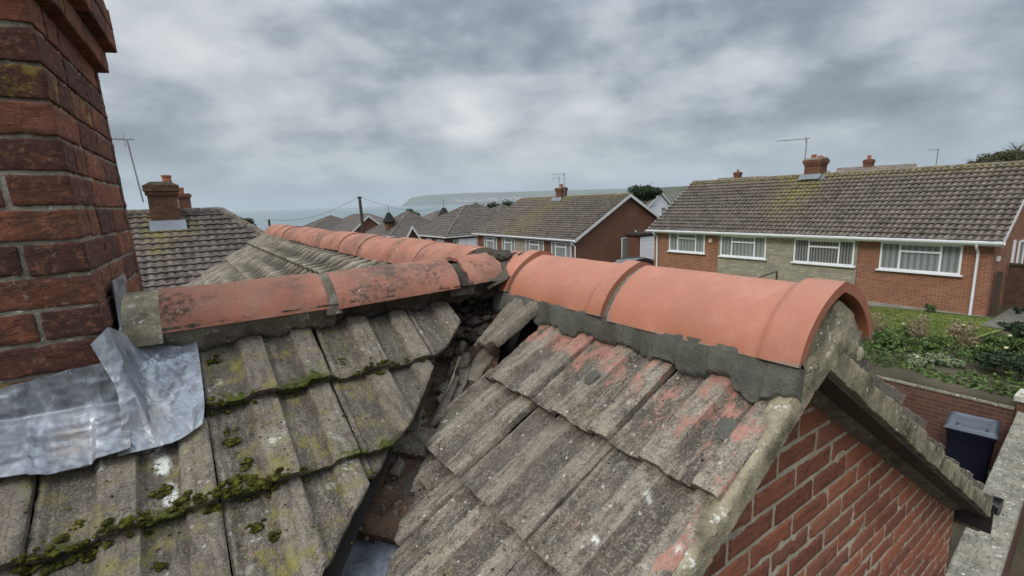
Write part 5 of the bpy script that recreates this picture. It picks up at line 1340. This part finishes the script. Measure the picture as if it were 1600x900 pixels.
hip_house(770, 76, 11, 11, -3.0, -.6, 'far dark hipped house left of the middle bungalows', FROOF3)
hip_house(530, 122, 14, 10, -4.3, -1.9, 'far low grey roof behind the leaning pole', FROOF2)
def gable_y(px, h, w_, d_, ze, zr, label, roofm=FROOF3, wallm=FB2, extra=None, wl=2.7, cat='house', name='gabled_house'):
    """gable facing us (-y), ridge along y"""
    x0, y0 = corner_from(px, h); xm = x0+w_/2
    H = thing(name, (xm, y0+d_/2, ze-wl), label, cat)
    MB().prism([(x0+.2, y0+.25, ze-wl), (x0+w_-.2, y0+.25, ze-wl), (x0+w_-.2, y0+.25, ze), (xm, y0+.25, zr-.1), (x0+.2, y0+.25, ze)], (0, d_-.4, 0)).build('wall', wallm, H)
    t = .10
    MB().prism([(x0-.1, y0, ze-.1), (xm, y0, zr), (x0+w_+.1, y0, ze-.1), (x0+w_+.1, y0, ze-.1-t), (xm, y0, zr-t), (x0-.1, y0, ze-.1-t)], (0, d_, 0)).build('roof', roofm, H)
    MB().prism([(x0-.12, y0-.04, ze-.06), (xm, y0-.04, zr+.06), (x0+w_+.12, y0-.04, ze-.06), (x0+w_+.12, y0-.04, ze-.36), (xm, y0-.04, zr-.26), (x0-.12, y0-.04, ze-.36)], (0, .035, 0)).build('bargeboard', WHITED, H)
    if extra: extra(H, x0, y0)
    return H
gable_y(548, 82, 6.0, 11, -4.0, -1.45, 'brick gable with white bargeboards behind the leaning pole', FROOF3, extra=lambda H, x, y: window(H, frame_y(y+.25, -1), x+2, x+4, -5.4, -4.3, 2))
gable_y(629, 47, 1.9, 3, -3.6, -2.0, 'small white edged porch gable left of the roller doors', FROOF3, extra=lambda H, x, y: window(H, frame_y(y+.25, -1), x+.5, x+1.4, -4.6, -3.5, 1))
gable_y(1012, 78, 6.0, 10, -1.55, .75, 'white clad gable house with dark slate roof beside the dark pine', FROOF3, plain('white_cladding', (.66, .68, .70), .7, .08, 1), extra=lambda H, x, y: window(H, frame_y(y+.25, -1), x+3.4, x+4.6, -2.7, -1.75, 1), wl=4.5)
def ridge_x(px0, px1, py, h, ze_, label, roofm=FROOF1, chim=None, d_=5, name='gabled_house'):
    a, b = bearing(px0, py, h), bearing(px1, py, h)
    # ridge runs between the two surveyed ends
    v = Vector((b[0]-a[0], b[1]-a[1], 0)); Lh = v.length; v.normalize(); nrm = Vector((-v.y, v.x, 0)); zr = (a[2]+b[2])/2
    H = thing(name, ((a[0]+b[0])/2, (a[1]+b[1])/2, ze_-2.7), label, 'house')
    A = Vector((a[0], a[1], zr))
    q = [A+nrm*s*d_+Vector((0, 0, ze_-zr-.0)) for s in (-1, 1)]
    P = [q[0], A, q[1]]; P = [tuple(p) for p in P]; base = [tuple(q[0]*1+nrm*.3), (A.x, A.y, zr-.15), tuple(q[1]-nrm*.3)]
    m_ = MB(); m_.prism([P[0], P[1], P[2], tuple(Vector(P[2])-Vector((0, 0, .15))), (A.x, A.y, zr-.15), tuple(Vector(P[0])-Vector((0, 0, .15)))], tuple(v*Lh))
    m_.build('roof', roofm, H)
    lo0, lo1 = Vector(P[0])+nrm*.4+v*.3, Vector(P[2])-nrm*.4+v*.3
    MB().prism([(lo0.x, lo0.y, ze_-2.7), (lo0.x, lo0.y, ze_), (A.x+v.x*.3, A.y+v.y*.3, zr-.2), (lo1.x, lo1.y, ze_), (lo1.x, lo1.y, ze_-2.7)], tuple(v*(Lh-.6))).build('wall', FB2, H)
    if chim:
        c_ = bearing(chim[0], chim[1], h); s = chim[2]
        cc = MB().box(c_[0]-s, c_[0]+s, c_[1]-s, c_[1]+s, zr-1, c_[2]).box(c_[0]-s*1.15, c_[0]+s*1.15, c_[1]-s*1.15, c_[1]+s*1.15, c_[2]-.25, c_[2]-.08).build('chimney', FB2, H)
        MB().tube([(c_[0], c_[1], c_[2]), (c_[0], c_[1], c_[2]+.3)], .13, 10).build('chimney_pot', POT, cc)
    return H
ridge_x(1122, 1196, 276.5, 62, -.9, 'low pale brown roof showing over the left end of the right bungalow ridge', FROOF1, (1153, 269, .32))
ridge_x(1308, 1432, 259, 46, -.2, 'brown roof with small chimney rising behind the right bungalows', FROOF1, (1358, 249, .27))
ridge_x(1432, 1520, 268, 75, -1, 'far roof low behind the right end of the bungalow ridge', FROOF2)
# cone topped turret chimneys
def turret(px, py, h, label):
    p = bearing(px, py, h); o = thing('ventilator_cowl', (p[0], p[1], p[2]-3), label, 'chimney', None)
    s = .5; MB().box(p[0]-s, p[0]+s, p[1]-s, p[1]+s, p[2]-3, p[2]-1.6).build('stack', FB2, o)
    MB().tube([(p[0], p[1], p[2]-1.7), (p[0], p[1], p[2]-1.5), (p[0], p[1], p[2]-.2)], [.7, 1.0, .22], 10).build('cone', DECK, o)
    MB().tube([(p[0], p[1], p[2]-.3), (p[0], p[1], p[2]+.9)], .05, 6).build('mast', plain_alu, o)
turret(607, 330, 72, 'small dark cone topped chimney on the skyline left of the larger turret'); turret(693, 322, 60, 'larger dark cone topped turret beside the hipped bungalow with roller doors')
# poles and wires
PB = bearing(568, 364, 44); PT = bearing(561.5, 307, 44)
o = thing('utility_pole', (PB[0], PB[1], -5.8), 'dark leaning wooden pole standing among the roofs against the sea', 'pole')
d = PT-PB; Pb = PB+d*((-5.8-PB[2])/d[2])
MB().tube([tuple(Pb), tuple(PT)], [.17, .12], 10).build('post', BARK, o); MB().tube([tuple(PT-np.array([.25, 0, .12])), tuple(PT+np.array([.25, 0, -.12]))], .04, 6).build('crosspiece', BARK, o)
p1 = bearing(420, 343, 60)
o = thing('utility_pole', (p1[0], p1[1], -7.2), 'short distant pole on the left against the sea', 'pole'); MB().tube([(p1[0], p1[1], -7.2), tuple(p1)], .12, 8).build('post', BARK, o)
def wire(a, b, sag, label):
    a, b = np.array(a), np.array(b); t = np.linspace(0, 1, 20); P = a+(b-a)*t[:, None]; P[:, 2] -= sag*4*t*(1-t)
    o = MB().tube([tuple(p) for p in P], .012, 4).build('overhead_wire', DECK); tag(o, label, 'wire')
wire(PT, p1, .8, 'sagging wire from the leaning pole to the short distant pole'); wire(PT, bearing(690, 322, 70), .9, 'sagging wire from the leaning pole towards the turret')
p0 = bearing(1462, 262, 60); aerial(None, tuple(p0), 1.6, (-1, .4, 0), 'far tv aerial above the right end of the bungalow ridge', (.1, 0), thin=.03, boom=1.0, n=4)

# ------------------------------------------------------------------ vegetation
def leaves(mb, ctr, rad, n, size, rng, shell=.5, up=.2, flat=1.0, blobs=None):
    ctr = np.asarray(ctr, float); rad = np.asarray(rad, float)*np.ones(3)
    if blobs is None: blobs = 9
    bc = rng.normal(size=(blobs, 3)); bc /= np.linalg.norm(bc, axis=1)[:, None]; bc *= rng.uniform(.25, .75, (blobs, 1)); br = rng.uniform(.28, .5, blobs)
    k = rng.integers(0, blobs, n); d = rng.normal(size=(n, 3)); d /= np.linalg.norm(d, axis=1)[:, None]; r = rng.random(n)**shell
    P = (bc[k]+d*(r*br[k])[:, None])*rad+ctr
    a = rng.normal(size=(n, 3)); a /= np.linalg.norm(a, axis=1)[:, None]; b = np.cross(a, d+rng.normal(size=(n, 3))*.6); b /= np.linalg.norm(b, axis=1)[:, None]+1e-9
    s = size*rng.uniform(.6, 1.4, (n, 1))
    V = np.stack([P-a*s, P+b*s*.45, P+a*s, P-b*s*.45], 1).reshape(-1, 3)
    mb.add(V, [(4*i, 4*i+1, 4*i+2, 4*i+3) for i in range(n)])
def stems(mb, base, h, n, spread, rng, r=.006, bend=.3):
    for i in range(n):
        a = rng.uniform(0, 2*math.pi); s_ = spread*rng.uniform(.2, 1); b = Vector(base)+Vector((rng.uniform(-.08, .08), rng.uniform(-.08, .08), 0))
        t = b+Vector((math.cos(a)*s_, math.sin(a)*s_, h*rng.uniform(.6, 1.05))); m = (b+t)/2+Vector((0, 0, h*.08))
        mb.tube([b, m, t], [r, r*.8, r*.4], 4, cap=False)
def shrub(loc, r, h, mat, n, size, seed, label, dry=False, flowers=0, grp='plants in the garden bed', name='shrub'):
    rng = np.random.default_rng(seed); o = thing(name, loc, label, 'shrub', grp)
    m_ = MB(); stems(m_, loc, h*.95, 50 if dry else 12, r*.9, rng, .005 if dry else .008); m_.build('stems', LEAF3 if dry else BARK, o)
    m2 = MB(); leaves(m2, (loc[0], loc[1], loc[2]+h*.5), (r, r, h*.55), n, size, rng, blobs=8); m2.build('foliage', mat, o)
    if flowers:
        m3 = MB()
        for i in range(flowers):
            a = rng.uniform(0, 6.28); q = rng.uniform(0, r*.8); m3.grid(lump((loc[0]+q*math.cos(a), loc[1]+q*math.sin(a), loc[2]+h*rng.uniform(.75, 1.05)), .035, i, .3, 5, .7))
        m3.build('flowers', FLOWER, o)
    return o
def gz(x, y): return float(terrain(x, y))
plants = [
 (15.4, 5.0, .65, .95, LEAF3, 500, .045, 'wide dry brown shrub at the edge of the lawn behind our gable tip', True, 0),
 (14.7, 4.35, .5, .8, LEAF3, 350, .04, 'straw coloured shrub with bare upright stems right of our ridge end', True, 0),
 (14.4, 5.5, .55, .6, LEAF1, 1500, .045, 'green shrub mostly hidden behind our new ridge tile', False, 4),
 (13.6, 3.9, .55, .55, LEAF1, 1600, .045, 'mid green shrub with a pale flower in front of the straw coloured shrub', False, 6),
 (15.2, 3.55, .45, .8, LEAF3, 320, .04, 'thin twiggy brown plant in the middle of the bed', True, 0),
 (14.0, 3.1, .6, .6, LEAF1, 1900, .045, 'bright green leafy mound in the centre of the bed', False, 3),
 (15.9, 2.9, .5, .75, LEAF3, 450, .045, 'reddish brown twiggy shrub right of the bed centre', True, 3),
 (16.0, 2.1, .7, .8, LEAF1, 2200, .05, 'tall green shrub with white flowers near the conifer', False, 5),
 (12.9, 2.7, .5, .4, LEAF4, 900, .05, 'silvery sage plant with drooping leaves near the wall', False, 0),
 (12.2, 3.1, .4, .3, LEAF4, 700, .045, 'low grey green tuft by the wall coping', False, 2),
 (13.1, 1.9, .7, .75, LEAF2, 2600, .045, 'dark green bushy shrub above the wheelie bin', False, 4),
 (12.3, 1.35, .55, .6, LEAF2, 1900, .045, 'dark shrub close behind the wall pier', False, 2),
 (14.6, 2.2, .6, .6, LEAF1, 1700, .045, 'rounded green shrub between two darker ones', False, 5),
 (16.6, 3.9, .5, .5, LEAF1, 1100, .045, 'small green shrub on the lawn edge in front of the bungalow', False, 3),
 (17.6, 1.9, .7, .9, LEAF1, 1900, .05, 'green flowering shrub beside the concrete path', False, 4),
 (14.9, 1.3, .8, 1.1, LEAF2, 3000, .05, 'large dark shrub at the right edge of the photo', False, 0),
 (21.6, 5.4, .25, .45, LEAF1, 300, .05, 'small weed growing by the foot of the white downpipe', False, 0),
]
for i, (x, y, r, h, mt, n, sz, lb, dry, fl_) in enumerate(plants):
    if i < 16: x = 11.9+(x-12.2)*.60; h = h*(1.05 if dry else .75); r = r*.85
    shrub((x, y, gz(x, y)-.02), r, h, mt, n, sz*.8, 40+i, lb, dry, min(fl_, 1))
# conifer at the right edge
cl_ = (17.3, 2.65, gz(17.3, 2.65)); rng = np.random.default_rng(77)
CF = thing('conifer', (14.7, 1.95, gz(14.7, 1.95)), 'dark layered conifer at the right edge beside the bungalow path', 'tree'); c0 = Vector(CF.location)
MB().tube([c0, c0+Vector((0, 0, .7)), c0+Vector((.03, 0, 1.35))], [.06, .04, .015], 8).build('trunk', BARK, CF)
m_ = MB()
for i in range(38):
    zf = rng.random(); a = rng.uniform(0, 6.28); rr0 = (1-zf)*.70+.10; e = c0+Vector((math.cos(a)*rr0*.7, math.sin(a)*rr0*.7, .15+zf*1.2))
    leaves(m_, tuple(e), (.38*rr0+.08, .38*rr0+.08, .10), 130, .035, rng, blobs=5)
m_.build('crown', LEAF2, CF)
# lawn grass and low ground cover
rng = np.random.default_rng(5); n = 26000
gx = rng.uniform(14.3, 21.8, n); gy = rng.uniform(3.3, 8.0, n); zt = terrain(gx, gy)+.03*fbm(np.stack([gx*.9, gy*.9, gx*0], -1), 3, 3)+.03
hh_ = rng.uniform(.025, .07, n)*(1+.6*fbm(np.stack([gx, gy, gx*0], -1), 3, 9)); a = rng.uniform(0, 6.28, n); lx, ly = .012*np.cos(a), .012*np.sin(a)
V = np.stack([np.stack([gx-lx, gy-ly, zt-.005], -1), np.stack([gx+lx, gy+ly, zt-.005], -1), np.stack([gx+ly*2, gy-lx*2, zt+hh_], -1)], 1).reshape(-1, 3)
o = MB().add(V, [(3*i, 3*i+1, 3*i+2) for i in range(n)]).build('grass', GRASSM); tag(o, 'short green lawn grass in front of the right bungalows', 'grass', kind='stuff')
m_ = MB(); n = 9000; gx = rng.uniform(11.0, 15.2, n); gy = rng.uniform(.4, 7, n); keep = fbm(np.stack([gx*1.3, gy*1.3, gx*0], -1), 3, 8) > -.12; gx, gy = gx[keep], gy[keep]; n = len(gx)
P = np.stack([gx, gy, terrain(gx, gy)+rng.uniform(.02, .22, n)*sst(11.2, 12.4, gx)+.03], -1); a = rng.normal(size=(n, 3)); a /= np.linalg.norm(a, axis=1)[:, None]; b = np.cross(a, rng.normal(size=(n, 3))); b /= np.linalg.norm(b, axis=1)[:, None]; s = .05*rng.uniform(.6, 1.4, (n, 1))
m_.add(np.stack([P-a*s, P+b*s*.45, P+a*s, P-b*s*.45], 1).reshape(-1, 3), [(4*i, 4*i+1, 4*i+2, 4*i+3) for i in range(n)])
o = m_.build('ground_cover', LEAF1); tag(o, 'low green leaves and weeds covering the garden bed', 'ground cover', kind='stuff')
def tree(loc, r, h, mat, n, size, seed, label, trunk=.12, name='tree', crown_z=.6, cr=None, grp=None, bare=False):
    rng = np.random.default_rng(seed); o = thing(name, loc, label, 'tree', grp); L0 = Vector(loc); top = L0+Vector((0, 0, h*.8))
    m_ = MB().tube([L0, L0+Vector((.05*h*.2, 0, h*.4)), top], [trunk, trunk*.7, trunk*.25], 8)
    for i in range(26 if bare else 9):
        a = rng.uniform(0, 6.28); s = L0+Vector((0, 0, h*rng.uniform(.3, .75))); e = s+Vector((math.cos(a)*r*rng.uniform(.5, .95), math.sin(a)*r*rng.uniform(.5, .95), h*rng.uniform(.1, .3)))
        mid = (s+e)/2+Vector((0, 0, .05*h)); m_.tube([s, mid, e], [trunk*.35, trunk*.22, trunk*.08], 5, cap=False)
        if bare:
            for j in range(5):
                f = rng.uniform(.4, 1); q = s+(e-s)*f; m_.tube([q, q+Vector((rng.uniform(-1, 1)*r*.3, rng.uniform(-1, 1)*r*.3, r*rng.uniform(.1, .45)))], [trunk*.09, trunk*.04], 4, cap=False)
    m_.build('trunk', BARK, o)
    if not bare:
        m2 = MB(); leaves(m2, (loc[0], loc[1], loc[2]+h*crown_z), cr or (r, r, h*.42), n, size, rng, blobs=14); m2.build('crown', mat, o)
    return o
p = bearing(1006, 300, 60); tree((p[0], p[1], p[2]-5.2), 2.3, 6.2, LEAF2, 9000, .13, 3, 'dark spreading pine between the middle and right bungalows', .2, 'pine_tree', .82, (2.3, 2.3, 1.15))
p = bearing(378, 347, 42); tree((p[0], p[1], p[2]-3.2), .9, 3.8, LEAF2, 2500, .09, 4, 'small dark round tree top beyond the left hipped roof', .08, crown_z=.8, cr=(.95, .95, .7))
ti = 0
for (px, py, d, r) in ((780, 322, 150, 4.5), (796, 320, 160, 5), (812, 318, 170, 5), (765, 325, 120, 3.5), (728, 330, 110, 3), (640, 333, 150, 4), (745, 322, 190, 5)):
    ti += 1; p = bearing(px, py, d); lbs = ['dark bushy tree in the far row left of the middle bungalow roof', 'taller dark tree in the far row beside the middle bungalow roof', 'rightmost dark tree of the far row, touching the middle bungalow roof', 'dark tree just left of the far row behind the hipped roofs', 'small dark tree low between two far hipped roofs', 'grey green tree low against the sea between far roofs', 'distant tree under the pale seafront buildings']
    tree((p[0], p[1], p[2]-r*1.5), r, r*1.9, LEAF2, 2600, r*.07, 60+ti, lbs[ti-1], .2)
# hill with hedge at the upper right, bare trees on it
def mound(cx_, cy_, rx, ry, zb, zt_, seed, mat, name):
    S, T = np.meshgrid(np.linspace(0, 2*np.pi, 60), np.linspace(0, 1, 24)); X2 = cx_+rx*T*np.cos(S); Y2 = cy_+ry*T*np.sin(S)
    Z2 = zb+(zt_-zb)*(1-sst(.25, 1, T))+.5*fbm(np.stack([X2*.15, Y2*.15, X2*0], -1), 4, seed)*(1-T); return MB().grid(np.stack([X2, Y2, Z2], -1)).build(name, mat, None, True, kind='structure')
pm = bearing(1600, 246, 110); mound(pm[0]+6, pm[1]-8, 26, 15, -2.5, pm[2]+.2, 3, gm.m, 'hillside')
lbl = ['bushy tree on the hilltop at the far right edge', 'low hedge tree below the hilltop at the right edge', 'brown green hedge tree left of the hilltop', 'small hedge tree at the left foot of the hilltop', 'round hedge tree just above the bungalow ridge']
for i, (px, py, d, r) in enumerate(((1592, 249, 100, 3.2), (1575, 252, 98, 2.4), (1558, 252, 100, 2.2), (1544, 256, 98, 1.6), (1528, 260, 96, 1.4))):
    p = bearing(px, py, d); tree((p[0], p[1], p[2]-r*1.2), r, r*1.9, leafmat('hedge_leaf_%d' % i, (.035, .04, .018), (.10, .095, .045)), 3500, r*.075, 90+i, lbl[i], .1)
bl_ = ['tall bare tree on the hilltop at the far right', 'bare tree left of the tallest bare tree on the hill', 'small bare tree above the bungalow ridge near the aerial']
for i, (px, py, d, h) in enumerate(((1588, 232, 105, 4.2), (1566, 244, 102, 2.6), (1520, 256, 95, 3.0))):
    p = bearing(px, py, d); tree((p[0], p[1], p[2]-h*.75), h*.42, h, LEAF2, 0, .1, 110+i, bl_[i], .09, bare=True)

# ------------------------------------------------------------------ garden walls
def long_wall(name, a, b, wd, z0, z1, matw, matc, label, cop=.05, over=.03, cat='wall', copname='coping', nseg=12):
    a, b = np.array(a, float), np.array(b, float); v = (b-a)/np.linalg.norm(b-a); nrm = np.array([-v[1], v[0]]); L_ = np.linalg.norm(b-a)
    o = thing(name, (*(a+b)/2, z0), label, cat)
    q = [a-nrm*wd/2, b-nrm*wd/2, b+nrm*wd/2, a+nrm*wd/2]
    MB().prism([(p[0], p[1], z0) for p in q], (0, 0, z1-cop-z0)).build('wall', matw, o)
    n_ = int(L_*9); S, T = np.meshgrid(np.linspace(0, L_, n_), np.linspace(-1, 1, 26))
    w2 = wd/2+over; X2 = a[0]+v[0]*S+nrm[0]*T*w2; Y2 = a[1]+v[1]*S+nrm[1]*T*w2
    e = .010*fbm(np.stack([S*4, T*2, S*0], -1), 4, 8)-.012*(np.abs(T) > .97)
    P = np.stack([X2, Y2, z1+e], -1); Q = P.copy(); Q[..., 2] = z1-cop
    c_ = MB().shell(P, Q).build(copname, matc, o); smooth_by_angle(c_, 50)
    return o
COP = M('lichened_coping', .95, .1); c1 = COP.ramp(COP.noise(5, 6, .7), [(.3, (.10, .092, .072)), (.5, (.20, .185, .145)), (.7, (.30, .275, .215))])
c1 = COP.mix(COP.math('MULTIPLY', COP.mask(COP.noise(15, 5, .7, co=COP.map((1, 3, 1))), .56, .62), .85), c1, (.045, .055, .03))
c1 = COP.mix(COP.mask(COP.noise(22, 4, .7), .62, .66), c1, (.60, .60, .55)); COP.color(c1); COP.bump(COP.noise(30, 5, .7), .9, .02); COP = COP.m
long_wall('boundary_wall', (3.0, .66), (10.45, 1.22), .26, -4.75, -3.50, FB3, COP, 'long low wall with lichen speckled coping running past our gable', .07, .035)
long_wall('retaining_wall', (10.76, 1.45), (10.76, 12), .22, -4.75, -3.52, FB3, COP, 'dark brick retaining wall behind the wheelie bin holding up the garden', .045, .02)
PR = thing('wall_pier', (10.76, 1.24, -4.75), 'square brick pier with pale weathered cap at the wall corner', 'pier')
MB().box(10.58, 10.94, 1.06, 1.42, -4.75, -3.38).build('shaft', FB3, PR); 
P = [(10.54, 1.02), (10.98, 1.02), (10.98, 1.46), (10.54, 1.46)]
MB().prism([(x, y, -3.38) for x, y in P], (0, 0, .09)).prism([(x*.75+10.76*.25, y*.75+1.24*.25, -3.29) for x, y in P], (0, 0, .05)).build('cap', plain('pale_cap_stone', (.42, .40, .34), .9, .2, 9, bump=.6), PR)
# dark edging between the coping and the paving, kerb of the garden bed
kb = MB()
for i in range(5): kb.box(11.5+i*.03, 11.56+i*.03, 2.3+i*.95, 3.22+i*.95, -3.60, -3.50)
o = kb.build('timber_edging', WOOD); tag(o, 'weathered timber boards edging the garden bed behind the retaining wall', 'edging')
# low fence in front of the stone panel
o = thing('garden_fence', (20.6, 11, -4.5), 'low dark wire fence with post in front of the stone panel', 'fence')
pa, pb = bearing(1214, 424, 22.5), bearing(1165, 441, 22.5)
for q in (pa, pb): MB().tube([(q[0], q[1], -4.7), tuple(q)], .04, 6).build('post', BARK, o)
MB().tube([tuple(pa), tuple(pb)], .03, 6).tube([tuple(pa-np.array([0, 0, .35])), tuple(pb-np.array([0, 0, .2]))], .015, 6).build('rail', BARK, o)
SH = thing('side_gate', (24.6, 3.2, -4.45), 'dark brown timber side gate beside the right bungalow', 'gate')
MB().box(24.3, 24.36, 2.0, 4.0, -4.6, -2.85).build('boards', plain('brown_fence_timber', (.07, .042, .028), .8, .3, 6), SH); MB().box(22.6, 22.72, 3.85, 4.0, -4.6, -2.9).build('post', BARK, SH); MB().box(24.24, 24.40, 1.9, 4.0, -2.85, -2.78).build('top_rail', BARK, SH)

# ------------------------------------------------------------------ haze
hz_ = MB().box(-13000, 15000, -1200, 15000, -49, 260).build('haze', bpy.data.materials.new('haze_air'), None, kind='stuff')
tag(hz_, 'thin sea haze over the whole view', 'haze', kind='stuff')
hmz = hz_.data.materials[0]; hmz.use_nodes = True; t_ = hmz.node_tree; t_.nodes.clear()
vol = t_.nodes.new('ShaderNodeVolumePrincipled'); vol.inputs['Density'].default_value = .000075; vol.inputs['Color'].default_value = (.80, .88, .95, 1); vol.inputs['Anisotropy'].default_value = .2
out_ = t_.nodes.new('ShaderNodeOutputMaterial'); t_.links.new(vol.outputs[0], out_.inputs['Volume'])
